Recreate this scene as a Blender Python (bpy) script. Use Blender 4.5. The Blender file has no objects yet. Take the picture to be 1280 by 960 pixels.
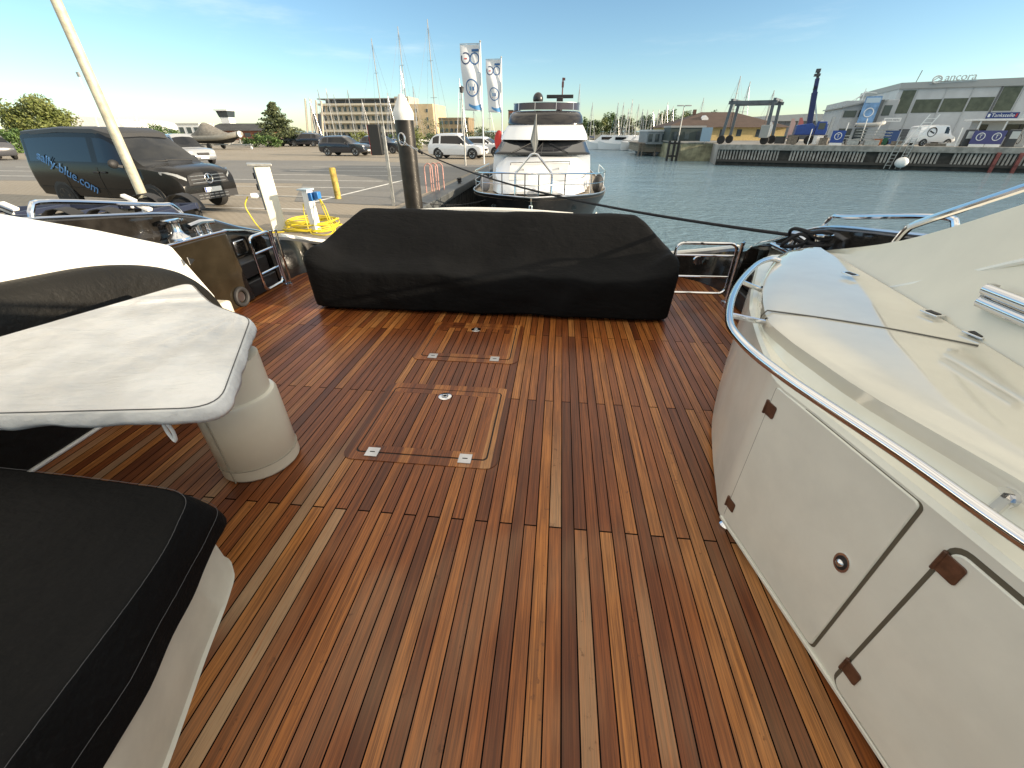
import bpy, bmesh, math, random
from mathutils import Vector, Matrix
R = math.radians
S = bpy.context.scene
COL = S.collection
rnd = random.Random(7)

# ---------------------------------------------------------------- camera model (metres; deck is z=0, +Y is aft)
FPX, CXP, CYP, HORP, EYE = 505., 640., 480., 163., 1.6
PIT = math.atan((CYP-HORP)/FPX)
YAW = math.atan(63/(FPX*math.cos(PIT)+(CYP-HORP)*math.sin(PIT)))
def sight(px, py):
    cp, sp = math.cos(PIT), math.sin(PIT)
    r = px-CXP; dn = (py-CYP)*cp+FPX*sp; fw = FPX*cp-(py-CYP)*sp
    return (r*math.cos(YAW)-fw*math.sin(YAW), fw*math.cos(YAW)+r*math.sin(YAW), -dn)
def at_z(px, py, z):
    d = sight(px, py); t = (z-EYE)/d[2]; return Vector((d[0]*t, d[1]*t, z))
def at_y(px, py, y):
    d = sight(px, py); t = y/d[1]; return Vector((d[0]*t, y, EYE+d[2]*t))

# ---------------------------------------------------------------- materials
class NT:
    def __init__(s, mat):
        mat.use_nodes = True; s.t = mat.node_tree; s.n = s.t.nodes; s.n.clear()
        s.out = s.n.new('ShaderNodeOutputMaterial'); s.b = s.n.new('ShaderNodeBsdfPrincipled')
        s.link(s.b.outputs[0], s.out.inputs[0])
    def link(s, a, b): s.t.links.new(a, b)
    def put(s, sock, v):
        if hasattr(v, 'is_output') or isinstance(v, bpy.types.NodeSocket): s.link(v, sock)
        else: sock.default_value = v
    def m(s, op, a, b=0., c=0.):
        n = s.n.new('ShaderNodeMath'); n.operation = op
        for i, v in enumerate((a, b, c)): s.put(n.inputs[i], v)
        return n.outputs[0]
    def xyz(s, x, y, z):
        n = s.n.new('ShaderNodeCombineXYZ')
        for i, v in enumerate((x, y, z)): s.put(n.inputs[i], v)
        return n.outputs[0]
    def coord(s, kind='Object'):
        return s.n.new('ShaderNodeTexCoord').outputs[kind]
    def sep(s, v):
        n = s.n.new('ShaderNodeSeparateXYZ'); s.link(v, n.inputs[0]); return n.outputs
    def noise(s, vec, scale, detail=4., rough=.55):
        n = s.n.new('ShaderNodeTexNoise'); s.put(n.inputs['Vector'], vec)
        n.inputs['Scale'].default_value = scale; n.inputs['Detail'].default_value = detail; n.inputs['Roughness'].default_value = rough
        return n.outputs['Fac']
    def white(s, vec):
        n = s.n.new('ShaderNodeTexWhiteNoise'); n.noise_dimensions = '3D'; s.put(n.inputs['Vector'], vec); return n.outputs
    def ramp(s, f, stops, interp='LINEAR'):
        n = s.n.new('ShaderNodeValToRGB'); s.put(n.inputs[0], f); cr = n.color_ramp; cr.interpolation = interp
        while len(cr.elements) < len(stops): cr.elements.new(.5)
        for e, (p, c) in zip(cr.elements, stops): e.position = p; e.color = (*c, 1)
        return n.outputs[0]
    def mapr(s, v, a, b, c=0., d=1.):
        n = s.n.new('ShaderNodeMapRange'); n.interpolation_type = 'SMOOTHSTEP'
        for i, q in enumerate((v, a, b, c, d)): s.put(n.inputs[i], q)
        return n.outputs[0]
    def mix(s, f, a, b, blend='MIX'):
        n = s.n.new('ShaderNodeMix'); n.data_type = 'RGBA'; n.blend_type = blend
        s.put(n.inputs[0], f); s.put(n.inputs[6], a if not isinstance(a, tuple) else (*a, 1)); s.put(n.inputs[7], b if not isinstance(b, tuple) else (*b, 1))
        return n.outputs[2]
    def bump(s, h, strength=.3, dist=.01):
        n = s.n.new('ShaderNodeBump'); n.inputs['Strength'].default_value = strength; n.inputs['Distance'].default_value = dist
        s.link(h, n.inputs['Height']); s.link(n.outputs[0], s.b.inputs['Normal'])
MATS = {}
def M(name, col=(.5, .5, .5), rough=.5, metal=0., var=0., vs=3., bump=0., bs=40., bd=.003, coat=0., spec=.5, emit=0., alpha=1.):
    if name in MATS: return MATS[name]
    mt = bpy.data.materials.new(name); t = NT(mt); b = t.b
    b.inputs['Base Color'].default_value = (*col, 1); b.inputs['Roughness'].default_value = rough; b.inputs['Metallic'].default_value = metal
    b.inputs['Coat Weight'].default_value = coat; b.inputs['Specular IOR Level'].default_value = spec
    co = t.coord()
    if var:
        f = t.noise(co, vs, 5., .6)
        t.link(t.mix(t.mapr(f, .3, .7), tuple(c*(1-var) for c in col), tuple(min(1, c*(1+var)) for c in col)), b.inputs['Base Color'])
        t.link(t.m('MULTIPLY_ADD', f, .25*min(1, var*2), rough-.1*min(1, var*2)), b.inputs['Roughness'])
    if bump: t.bump(t.noise(co, bs, 4.), bump, bd)
    if emit: b.inputs['Emission Color'].default_value = (*col, 1); b.inputs['Emission Strength'].default_value = emit
    MATS[name] = mt; return mt

def mat_deck(name, planks=True):
    mt = bpy.data.materials.new(name); t = NT(mt)
    x, y, z = t.sep(t.coord())
    W = .0592
    u = t.m('DIVIDE', t.m('ADD', x, 80*W-.042 if planks else 0.), W)
    i = t.m('FLOOR', u); fr = t.m('SUBTRACT', u, i)
    odd = t.m('FLOORED_MODULO', i, 2.)
    yy = t.m('DIVIDE', t.m('MULTIPLY_ADD', odd, 1.06, t.m('SUBTRACT', y, 1.28)), 2.12)
    sg = t.m('FLOOR', yy); fy = t.m('SUBTRACT', yy, sg)
    wn = t.white(t.xyz(i, sg, 3.7)); r1 = wn[0]; r2 = t.white(t.xyz(i, sg, 11.1))[0]; r3 = t.white(t.xyz(i, sg, 57.3))[0]
    off = t.m('MULTIPLY', r1, 37.)
    fine = t.noise(t.xyz(t.m('MULTIPLY', x, 260.), t.m('MULTIPLY', y, 5.), off), 1., 3., .6)
    grain = t.noise(t.xyz(t.m('MULTIPLY', x, 105.), t.m('MULTIPLY', y, 1.8), off), 1., 5., .68)
    base = t.ramp(r2, [(0, (.095, .027, .009)), (.3, (.165, .047, .013)), (.6, (.25, .080, .020)), (.85, (.34, .128, .032)), (1, (.41, .18, .055))])
    base = t.mix(t.mapr(grain, .34, .68), t.mix(.8, base, (.5, .42, .4), 'MULTIPLY'), t.mix(.7, base, (1.5, 1.48, 1.4), 'MULTIPLY'))
    # bleached, worn planks
    wear = t.noise(t.xyz(t.m('MULTIPLY', i, 3.31), t.m('MULTIPLY', y, .9), off), 1., 2.)
    sel = t.mapr(r3, .83, .89)
    patch = t.mapr(t.noise(t.xyz(x, t.m('MULTIPLY', y, .7), 4.), 1.7, 3.), .42, .66)
    nearb = t.mapr(y, 2.4, .7, .0, 1.)  # wear fades out aft; the far deck's flatter light put into colour
    bl = t.m('MULTIPLY', t.m('MULTIPLY', t.m('MAXIMUM', t.m('MULTIPLY', sel, .85), t.m('MULTIPLY', patch, .24)), t.mapr(wear, .34, .52)), nearb)
    bl = t.m('MULTIPLY', bl, t.mapr(fine, .25, .6, .35, 1.))
    base = t.mix(bl, base, (.52, .365, .215))
    fleck = t.mapr(t.noise(t.xyz(t.m('MULTIPLY', x, 30.), t.m('MULTIPLY', y, 22.), off), 1., 4., .7), .60, .70)
    fsel = t.mapr(t.white(t.xyz(i, sg, 41.))[0], .7, .8)
    base = t.mix(t.m('MULTIPLY', t.m('MULTIPLY', fleck, fsel), .55), base, (.07, .028, .014))
    base = t.mix(t.mapr(fine, .40, .70, 0., .50), base, (.055, .020, .009))
    dirt = t.mapr(t.noise(t.xyz(x, y, 0.), 2.3, 5., .65), .45, .75, 0., .25)
    base = t.mix(dirt, base, (.11, .052, .028))
    rough = t.m('ADD', t.m('MULTIPLY_ADD', fine, .12, .26), t.m('ADD', t.m('MULTIPLY', bl, .22), t.m('MULTIPLY', dirt, .5)))
    if planks:
        s1 = t.m('ABSOLUTE', t.m('SUBTRACT', fr, .5))
        seam = t.mapr(s1, .450, .458)
        jy = t.m('ABSOLUTE', t.m('SUBTRACT', fy, .5))
        joint = t.mapr(jy, .4980, .4986)
        dark = t.m('MAXIMUM', seam, joint)
        base = t.mix(dark, base, (.006, .005, .0045))
        t.link(t.m('MULTIPLY', t.m('SUBTRACT', 1., dark), .28), t.b.inputs['Specular IOR Level']); t.link(t.m('MULTIPLY', t.m('SUBTRACT', 1., dark), .06), t.b.inputs['Coat Weight'])
        rough = t.m('MAXIMUM', rough, t.m('MULTIPLY', dark, .9))
        t.bump(t.m('SUBTRACT', t.m('MULTIPLY', fine, .12), dark), .35, .002)
    else:
        t.bump(fine, .1, .002)
    t.link(base, t.b.inputs['Base Color']); t.link(rough, t.b.inputs['Roughness'])
    t.b.inputs['Coat Weight'].default_value = .06; t.b.inputs['Coat Roughness'].default_value = .2; t.b.inputs['Specular IOR Level'].default_value = .28
    return mt
def mat_water():
    mt = bpy.data.materials.new('water'); t = NT(mt)
    co = t.coord(); x, y, z = t.sep(co)
    n1 = t.noise(t.xyz(t.m('MULTIPLY', x, 1.), t.m('MULTIPLY', y, 1.25), 0.), 2.2, 5., .6)
    n2 = t.noise(t.xyz(x, y, 5.), .35, 3., .5)
    n3 = t.noise(t.xyz(x, y, 9.), .06, 2., .5)
    amp = t.mapr(n3, .35, .65, .5, 1.)
    t.bump(t.m('ADD', t.m('MULTIPLY', n1, amp), t.m('MULTIPLY', n2, 1.3)), 1., .20)
    t.b.inputs['Base Color'].default_value = (.17, .26, .31, 1); t.b.inputs['Roughness'].default_value = .12
    t.b.inputs['IOR'].default_value = 1.33
    return mt
def mat_paving(name, c1, c2, bricks=True):
    mt = bpy.data.materials.new(name); t = NT(mt); co = t.coord()
    big = t.noise(co, .12, 5., .6); fin = t.noise(co, 9., 4., .7); mid = t.noise(co, 1.1, 4., .6)
    c = t.mix(t.mapr(big, .32, .68), c1, c2)
    c = t.mix(t.mapr(fin, .3, .75, 0., .4), c, tuple(v*.55 for v in c1))
    c = t.mix(t.mapr(mid, .55, .75, 0., .5), c, tuple(v*.6 for v in c2))
    if bricks:
        b = t.n.new('ShaderNodeTexBrick'); t.link(co, b.inputs['Vector']); b.inputs['Scale'].default_value = 2.2; b.inputs['Mortar Size'].default_value = .018
        t.link(t.mix(t.m('MULTIPLY', b.outputs['Fac'], .6), c, (.08, .07, .05)), t.b.inputs['Base Color'])
    else: t.link(c, t.b.inputs['Base Color'])
    t.b.inputs['Roughness'].default_value = .85; t.bump(fin, .4, .01)
    return mt
def mat_leaf(name, c1, c2):
    mt = bpy.data.materials.new(name); t = NT(mt); co = t.coord()
    f = t.noise(co, 1.3, 3.); g = t.white(t.coord('Generated'))
    t.link(t.mix(t.mapr(f, .3, .7), c1, c2), t.b.inputs['Base Color']); t.b.inputs['Roughness'].default_value = .6
    t.b.inputs['Subsurface Weight'].default_value = 0.
    return mt
def mat_cloth(name, col, fold=.5, weave=900., rough=.85, streak=None, sheen=.0, spec=.25, wrinkle=False):
    mt = bpy.data.materials.new(name); t = NT(mt); co = t.coord(); x, y, z = t.sep(co)
    n1 = t.noise(co, 3.2, 4., .55); n2 = t.noise(co, 11., 4., .6); n3 = t.noise(co, weave, 1.)
    c = t.mix(t.mapr(n1, .3, .7), tuple(v*.82 for v in col), tuple(v*1.12 for v in col))
    if streak:
        s = t.mapr(t.noise(t.xyz(t.m('MULTIPLY', x, 1.3), t.m('MULTIPLY', y, 4.), t.m('MULTIPLY', z, 3.)), 2.1, 6., .75), .60, .80)
        c = t.mix(t.m('MULTIPLY', s, .5), c, streak)
        sp = t.mapr(t.noise(co, 60., 2., .8), .72, .80); c = t.mix(t.m('MULTIPLY', sp, .35), c, streak)
    t.link(c, t.b.inputs['Base Color']); t.b.inputs['Roughness'].default_value = rough
    t.b.inputs['Specular IOR Level'].default_value = spec; t.b.inputs['Sheen Weight'].default_value = sheen
    h = t.m('ADD', t.m('MULTIPLY', n1, 1.), t.m('MULTIPLY_ADD', n2, .35, t.m('MULTIPLY', n3, .02)))
    if not wrinkle:
        cr_ = t.noise(t.xyz(t.m('MULTIPLY_ADD', z, 3., t.m('MULTIPLY', x, 2.2)), t.m('MULTIPLY', y, 6.), t.m('MULTIPLY', z, 7.)), 1.6, 4., .65)
        h = t.m('ADD', h, t.m('MULTIPLY', t.m('ABSOLUTE', t.m('SUBTRACT', cr_, .5)), -.8))
    if wrinkle:
        wr_ = t.noise(t.xyz(t.m('MULTIPLY_ADD', y, .8, t.m('MULTIPLY', x, 3.)), t.m('MULTIPLY_ADD', y, 17., t.m('MULTIPLY', x, -4.)), z), 1.1, 3., .5)
        h = t.m('ADD', t.m('MULTIPLY', h, .5), t.m('MULTIPLY', wr_, .55))
    t.bump(h, fold, .05)
    return mt
def mat_siding(name, col, step, axis=0, dark=.6, rough=.55):
    mt = bpy.data.materials.new(name); t = NT(mt); co = t.coord(); v = t.sep(co)[axis]
    w = t.m('DIVIDE', v, step); fr = t.m('SUBTRACT', w, t.m('FLOOR', w)); g = t.mapr(t.m('ABSOLUTE', t.m('SUBTRACT', fr, .5)), .42, .47)
    n = t.noise(co, .8, 5., .65); k = t.white(t.xyz(t.m('FLOOR', w), 0., 0.))[0]
    c = t.mix(t.mapr(n, .3, .7), tuple(q*.8 for q in col), tuple(q*1.15 for q in col))
    c = t.mix(t.m('MULTIPLY', k, .35), c, tuple(q*.6 for q in col))
    c = t.mix(g, c, tuple(q*(1-dark) for q in col))
    t.link(c, t.b.inputs['Base Color']); t.b.inputs['Roughness'].default_value = rough; t.bump(t.m('SUBTRACT', 1., g), .6, .02)
    return mt
def mat_roof(name, col):
    return mat_siding(name, col, .35, 1, .5, .8)

# ---------------------------------------------------------------- mesh builder
class MB:
    def __init__(s): s.v = []; s.f = []; s.mi = []; s.k = 0
    def add(s, vs, fs):
        o = len(s.v); s.v += [tuple(p) for p in vs]
        for f in fs: s.f.append([o+q for q in f]); s.mi.append(s.k)
        return s
    def box(s, c, d, rz=0., rx=0., ry=0.):
        m = Matrix.Rotation(rz, 3, 'Z') @ Matrix.Rotation(ry, 3, 'Y') @ Matrix.Rotation(rx, 3, 'X'); c = Vector(c)
        vs = [c + m @ Vector((a*d[0]/2, b*d[1]/2, e*d[2]/2)) for a in (-1, 1) for b in (-1, 1) for e in (-1, 1)]
        return s.add(vs, [(0, 1, 3, 2), (4, 6, 7, 5), (0, 4, 5, 1), (2, 3, 7, 6), (0, 2, 6, 4), (1, 5, 7, 3)])
    def bx(s, x0, x1, y0, y1, z0, z1): return s.box(((x0+x1)/2, (y0+y1)/2, (z0+z1)/2), (abs(x1-x0), abs(y1-y0), abs(z1-z0)))
    def bar(s, p, q, w, h=None, up=(0, 0, 1)):
        h = h or w; p = Vector(p); q = Vector(q); d = (q-p).normalized(); u = Vector(up)
        if abs(d.dot(u)) > .98: u = Vector((1, 0, 0))
        a = d.cross(u).normalized(); b = a.cross(d)
        vs = [e + a*i*w/2 + b*j*h/2 for e in (p, q) for i, j in ((-1, -1), (1, -1), (1, 1), (-1, 1))]
        return s.add(vs, [(0, 1, 2, 3), (7, 6, 5, 4), (0, 4, 5, 1), (1, 5, 6, 2), (2, 6, 7, 3), (3, 7, 4, 0)])
    def tube(s, pts, r, n=8, closed=False, smooth=0):
        pts = [Vector(p) for p in pts]
        if smooth: pts = crom(pts, smooth, closed)
        rs = r if isinstance(r, (list, tuple)) else [r]*len(pts)
        if len(rs) != len(pts): rs = [rs[0]+(rs[-1]-rs[0])*i/(len(pts)-1) for i in range(len(pts))]
        rings = []; prev = None
        for i, p in enumerate(pts):
            a = pts[i-1] if (i or closed) else p; b = pts[(i+1) % len(pts)] if (i < len(pts)-1 or closed) else p
            d = (b-a).normalized()
            if prev is None:
                u = Vector((0, 0, 1)) if abs(d.z) < .9 else Vector((1, 0, 0)); u = (u-d*u.dot(d)).normalized()
            else: u = (prev-d*prev.dot(d)).normalized()
            prev = u; w = d.cross(u)
            rings.append([p+(u*math.cos(2*math.pi*j/n)+w*math.sin(2*math.pi*j/n))*rs[i] for j in range(n)])
        return s.loft(rings, caps=not closed, loop=closed)
    def loft(s, rings, caps=True, loop=False, ring_closed=True):
        n = len(rings[0]); vs = [p for r in rings for p in r]; fs = []; m = len(rings)
        for i in range(m if loop else m-1):
            k = (i+1) % m
            for j in range(n if ring_closed else n-1):
                l = (j+1) % n; fs.append((i*n+j, i*n+l, k*n+l, k*n+j))
        if caps and ring_closed: fs.append(tuple(range(n-1, -1, -1))); fs.append(tuple((m-1)*n+j for j in range(n)))
        return s.add(vs, fs)
    def lathe(s, prof, c=(0, 0, 0), n=20, sx=1., sy=1., axis='Z'):
        rings = []
        for r, h in prof:
            ring = []
            for j in range(n):
                a = 2*math.pi*j/n; p = (r*sx*math.cos(a), r*sy*math.sin(a), h)
                if axis == 'X': p = (p[2], p[0], p[1])
                elif axis == 'Y': p = (p[0], p[2], p[1])
                ring.append((c[0]+p[0], c[1]+p[1], c[2]+p[2]))
            rings.append(ring)
        return s.loft(rings)
    def prism(s, poly, lo, hi, fn):
        n = len(poly); vs = [fn(a, b, lo) for a, b in poly]+[fn(a, b, hi) for a, b in poly]
        return s.add(vs, [tuple(range(n-1, -1, -1)), tuple(range(n, 2*n))]+[(i, (i+1) % n, n+(i+1) % n, n+i) for i in range(n)])
    def ring(s, outer, inner, z0, z1):
        n = len(outer); vs = [(*p, z0) for p in outer]+[(*p, z1) for p in outer]+[(*p, z1) for p in inner]+[(*p, z0) for p in inner]
        fs = []
        for k in range(3):
            for i in range(n): j = (i+1) % n; fs.append((k*n+i, k*n+j, (k+1)*n+j, (k+1)*n+i))
        return s.add(vs, fs)
    def ball(s, c, r, n=12, m=8, sz=1., sx=1., sy=1.):
        pr = [(max(r*math.sin(math.pi*i/m), r*.01), -r*math.cos(math.pi*i/m)*sz) for i in range(m+1)]
        return s.lathe(pr, c, n, sx, sy)
    def grid(s, fn, nu, nv):
        vs = [fn(i/nu, j/nv) for i in range(nu+1) for j in range(nv+1)]
        return s.add(vs, [(i*(nv+1)+j, (i+1)*(nv+1)+j, (i+1)*(nv+1)+j+1, i*(nv+1)+j+1) for i in range(nu) for j in range(nv)])
    def build(s, name, mat, parent=None, smooth=35, bevel=0., seg=2, solid=0., sub=0, loc=None, flip=True):
        me = bpy.data.meshes.new(name); me.from_pydata(s.v, [], s.f)
        for m_ in (mat if isinstance(mat, (list, tuple)) else [mat]): me.materials.append(m_)
        if s.k or any(s.mi): me.polygons.foreach_set('material_index', s.mi)
        if flip:
            bm = bmesh.new(); bm.from_mesh(me); bmesh.ops.recalc_face_normals(bm, faces=bm.faces); bm.to_mesh(me); bm.free()
        if smooth:
            me.polygons.foreach_set('use_smooth', [True]*len(me.polygons)); me.set_sharp_from_angle(angle=R(smooth))
        me.update()
        o = bpy.data.objects.new(name, me); COL.objects.link(o)
        if parent: o.parent = parent
        if loc: o.location = loc
        if solid: md = o.modifiers.new('thick', 'SOLIDIFY'); md.thickness = solid; md.offset = -1
        if sub: md = o.modifiers.new('sub', 'SUBSURF'); md.levels = md.render_levels = sub
        if bevel:
            md = o.modifiers.new('edge', 'BEVEL'); md.width = bevel; md.segments = seg; md.limit_method = 'ANGLE'; md.angle_limit = R(40); md.harden_normals = False
        return o
def crom(p, k, closed=False):
    n = len(p); out = []
    for i in range(n if closed else n-1):
        g = lambda j: p[j % n] if closed else p[max(0, min(n-1, j))]
        a, b, c, d = g(i-1), g(i), g(i+1), g(i+2)
        for j in range(k):
            t = j/k; out.append(.5*((2*b)+(c-a)*t+(2*a-5*b+4*c-d)*t*t+(3*b-a-3*c+d)*t**3))
    if not closed: out.append(p[-1])
    return out
def rrect(x0, x1, y0, y1, r, k=5):
    o = []
    for cx, cy, a0 in ((x1-r, y1-r, 0), (x0+r, y1-r, 90), (x0+r, y0+r, 180), (x1-r, y0+r, 270)):
        for i in range(k+1): a = R(a0+90*i/k); o.append((cx+r*math.cos(a), cy+r*math.sin(a)))
    return o
def tag(o, label=None, cat=None, group=None, kind=None):
    if label: o['label'] = label
    if cat: o['category'] = cat
    if group: o['group'] = group
    if kind: o['kind'] = kind
    return o
def thing(name, label, cat, loc=(0, 0, 0), rz=0., group=None):
    o = bpy.data.objects.new(name, None); COL.objects.link(o); o.location = loc; o.rotation_euler = (0, 0, rz); o.empty_display_size = .2
    return tag(o, label, cat, group)
def dup(root, loc, rz=0., label=None, group=None, scale=None):
    r = root.copy(); COL.objects.link(r); r.location = loc; r.rotation_euler = (0, 0, rz)
    if label: r['label'] = label
    if group: r['group'] = group
    if scale: r.scale = (scale,)*3
    def rec(src, dst):
        for c in src.children:
            d = c.copy(); COL.objects.link(d); d.parent = dst; rec(c, d)
    rec(root, r); return r
def text_mesh(name, body, mat, parent, size, loc, rot, depth=.004, align='CENTER', shear=0., sx=1., space=1.):
    cu = bpy.data.curves.new(name, 'FONT'); cu.body = body; cu.size = size; cu.extrude = depth; cu.align_x = align; cu.align_y = 'CENTER'; cu.shear = shear; cu.space_character = space
    tmp = bpy.data.objects.new(name, cu); COL.objects.link(tmp)
    dg = bpy.context.evaluated_depsgraph_get(); me = bpy.data.meshes.new_from_object(tmp.evaluated_get(dg))
    COL.objects.unlink(tmp); bpy.data.objects.remove(tmp)
    me.materials.clear(); me.materials.append(mat)
    o = bpy.data.objects.new(name, me); COL.objects.link(o); o.parent = parent; o.location = loc; o.rotation_euler = rot; o.scale = (sx, 1, 1)
    return o

# palette
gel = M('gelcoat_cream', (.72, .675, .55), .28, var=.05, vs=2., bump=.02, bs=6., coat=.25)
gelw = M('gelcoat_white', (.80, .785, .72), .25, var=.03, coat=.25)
lockm = M('locker_cream', (.755, .75, .655), .24, var=.05, vs=4., bump=.05, bs=400., bd=.0005, coat=.45)
yachtblack = M('yacht_black', (.010, .010, .011), .28, spec=.14)
yachtw = M('yacht_white', (.84, .85, .86), .22, coat=.3)
blackg = M('black_gloss', (.018, .016, .014), .13, var=.4, vs=6., coat=.4)
steel = M('stainless_steel', (.72, .73, .75), .10, 1.)
steeld = M('worn_steel', (.55, .55, .56), .28, 1., var=.2)
rubber = M('black_rubber', (.02, .02, .021), .6)
darkgap = M('dark_gap', (.012, .011, .010), .8)
hingem = M('hinge_teak_reflection', (.10, .045, .025), .35, var=.3, vs=30.)  # chrome hinges; their teak reflection is put into the brown colour
deckm = mat_deck('teak_planks'); framem = mat_deck('teak_margin', False)
blackcloth = mat_cloth('black_canvas', (.0048, .0050, .0055), .42, streak=(.024, .024, .025), spec=.13, rough=.78)
greycloth = mat_cloth('pale_grey_canvas', (.74, .735, .715), 1., weave=1200., rough=.9, wrinkle=True)
white = M('white_paint', (.80, .80, .78), .4, var=.05)
whitecar = M('white_car_paint', (.78, .79, .80), .25, coat=.6)
darkcar = M('dark_blue_car_paint', (.018, .022, .032), .2, coat=.8)
greycar = M('dark_grey_car_paint', (.06, .062, .07), .22, coat=.8)
silvercar = M('silver_car_paint', (.38, .40, .42), .28, .3, coat=.7)
vanpaint = M('black_van_paint', (.014, .0135, .013), .22, 0., coat=.10, spec=.18)
glassd = M('dark_glass', (.010, .012, .015), .05, spec=.5)
glassb = M('window_glass', (.045, .06, .07), .06, spec=.7)
tyre = M('tyre', (.018, .018, .018), .8)
alloy = M('alloy_rim', (.45, .46, .48), .3, .8)
lampw = M('headlight_glass', (.75, .78, .8), .1, coat=1.)
lampr = M('tail_light', (.35, .02, .02), .2, coat=.8)
plate = M('number_plate', (.75, .76, .74), .4)
galv = M('galvanised_steel', (.42, .42, .40), .45, .6, var=.2, vs=8.)
wood = M('weathered_wood', (.19, .165, .135), .85, var=.35, vs=5.)
conc = M('weathered_concrete', (.27, .265, .245), .85, var=.25, vs=2., bump=.3, bs=20.)
blue = M('blue_paint', (.03, .07, .28), .4, var=.1)
navy = M('navy_sign', (.02, .04, .17), .45)
trailb = M('trailer_blue', (.018, .026, .055), .5)
yellow = M('yellow_hose', (.70, .55, .03), .5)
red = M('red_paint', (.42, .03, .025), .45)
# ================================================================ the yacht the picture is taken from
yacht = thing('motor_yacht', 'motor yacht with teak aft deck, cream mouldings and black bulwarks filling the foreground', 'yacht')
def mir(x): return -1.4-x
MB().bx(-3.56, 2.16, -6, 5.62, -.06, 0).build('teak_deck', deckm, yacht, 0)
hl = MB()
hp = [(-3.64, -8), (-3.64, 3.9), (-3.55, 4.7), (-3.25, 5.3), (-2.6, 5.66), (1.2, 5.66), (1.85, 5.3), (2.15, 4.7), (2.24, 3.9), (2.24, -8)]
hl.loft([[(x*.93-.05, y*.985, -2.5) for x, y in hp], [(x, y, -.9) for x, y in hp], [(x, y, -.065) for x, y in hp]])
hl.build('hull', blackg, yacht, 30)

# --- flush hatches
def hatch(x0, x1, y0, y1, nm):
    f = MB(); f.ring(rrect(x0, x1, y0, y1, .07), rrect(x0+.062, x1-.062, y0+.062, y1-.062, .03), .0005, .004)
    fo = f.build('deck_hatch', framem, yacht, 0)
    g = MB(); g.ring(rrect(x0+.062, x1-.062, y0+.062, y1-.062, .03), rrect(x0+.072, x1-.072, y0+.072, y1-.072, .025), .0005, .0018)
    g.build('seal', darkgap, fo, 0)
    l = MB(); l.ring(rrect(x0+.072, x1-.072, y0+.072, y1-.072, .025), rrect(x0+.125, x1-.125, y0+.125, y1-.125, .004), .0005, .0055)
    l.k = 1; p = rrect(x0+.126, x1-.126, y0+.126, y1-.126, .004); l.add([(a, b, .0052) for a, b in p], [tuple(range(len(p)))])
    l.build('lid', [framem, deckm], fo, 0)
    for hx in (x0+.17, x1-.19):
        h = MB(); h.box((hx, y0+.066, .006), (.075, .075, .006)); h.k = 1
        h.box((hx, y0+.066, .0098), (.03, .006, .002)); h.build('hinge', [steeld, darkgap], fo, 30, .004)
    cx = (x0+x1)/2-.005; cy = y1-.15
    r = MB(); r.lathe([(.001, .0058), (.046, .0058), (.046, .009), (.041, .011), (.001, .0105)], (cx, cy, 0), 24); r.k = 1
    r.lathe([(.001, .011), (.024, .011), (.024, .0118), (.001, .0118)], (cx, cy, 0), 20); r.k = 0
    r.tube([(cx+.017*math.cos(a/8*math.pi*2), cy-.004+.017*math.sin(a/8*math.pi*2), .014) for a in range(8)], .0035, 6, True)
    r.build('ring_pull', [steel, darkgap], fo, 35)
    return fo
hatch(-1.17, -.26, 1.63, 2.46, 'a'); hatch(-1.14, -.26, 2.83, 3.60, 'b')

# --- right hand moulded console
wall = [(1.76, 3.30), (1.50, 3.17), (1.11, 2.33), (.975, 1.92), (.888, 1.56), (.857, 1.388), (.90, 1.182), (1.03, .55), (1.31, -.8)]
lip = [(1.72, 3.20, .86), (1.58, 3.10, .86), (1.24, 2.5, .865), (1.01, 1.92, .875), (.975, 1.66, .885), (.985, 1.40, .90), (1.02, 1.14, .91), (1.165, .55, .928), (1.40, -.8, .93)]
wb = [(1.86, 3.14, .90), (1.84, 3.02, .90), (1.79, 2.6, .905), (1.71, 2.05, .91), (1.655, 1.72, .915), (1.61, 1.46, .92), (1.57, 1.2, .92), (1.50, .6, .925), (1.46, -.8, .93)]
con = MB()
def subs(pl, k=3): return crom([Vector(p) for p in pl], k)
def rowz(pl, z): return [Vector((p[0], p[1], z)) for p in pl]
cw = [Vector((*p, 0)) for p in wall]
def inset(pl, d):
    out = []
    for i, p in enumerate(pl):
        a = pl[max(0, i-1)]; b = pl[min(len(pl)-1, i+1)]; t = (b-a).normalized(); nrm = Vector((t.y, -t.x, 0)) if False else Vector((-t.y, t.x, 0))
        out.append(p+nrm*d)
    return out
W0 = inset(cw, .0); WIN = inset(cw, .025)
rows = [rowz(WIN, .0), rowz(WIN, .03), rowz(W0, .032), rowz(W0, .795), rowz(inset(cw, .012), .81)]
lipv = [Vector(p) for p in lip]; wbv = [Vector(p) for p in wb]
gut = [Vector((l.x*.7+w.x*.3+.0, l.y*.7+w.y*.3, .805)) for l, w in zip(lipv, [Vector((*p, 0)) for p in wall])]
rows += [gut, [Vector((p.x-.012, p.y, p.z-.055)) for p in lipv], [Vector((p.x-.002, p.y, p.z-.015)) for p in lipv],
         [Vector((p.x+.02, p.y, p.z)) for p in lipv]]
for f in (.25, .55, .85, 1.): rows.append([l.lerp(w, f)+Vector((0, 0, .012*math.sin(f*math.pi))) for l, w in zip(lipv, wbv)])
con.loft([subs(r) for r in rows[:7]], caps=False, ring_closed=False); con.k = 1; con.loft([subs(r) for r in rows[6:]], caps=False, ring_closed=False); con.k = 0
e = [r[0] for r in rows]; con.add(e, [tuple(range(len(e)))])
topm = M('counter_gelcoat', (.63, .61, .52), .10, var=.05, vs=3., bump=.04, bs=5., bd=.01, coat=1.)  # console cream darkened on top only, its shade put into the colour
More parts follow.
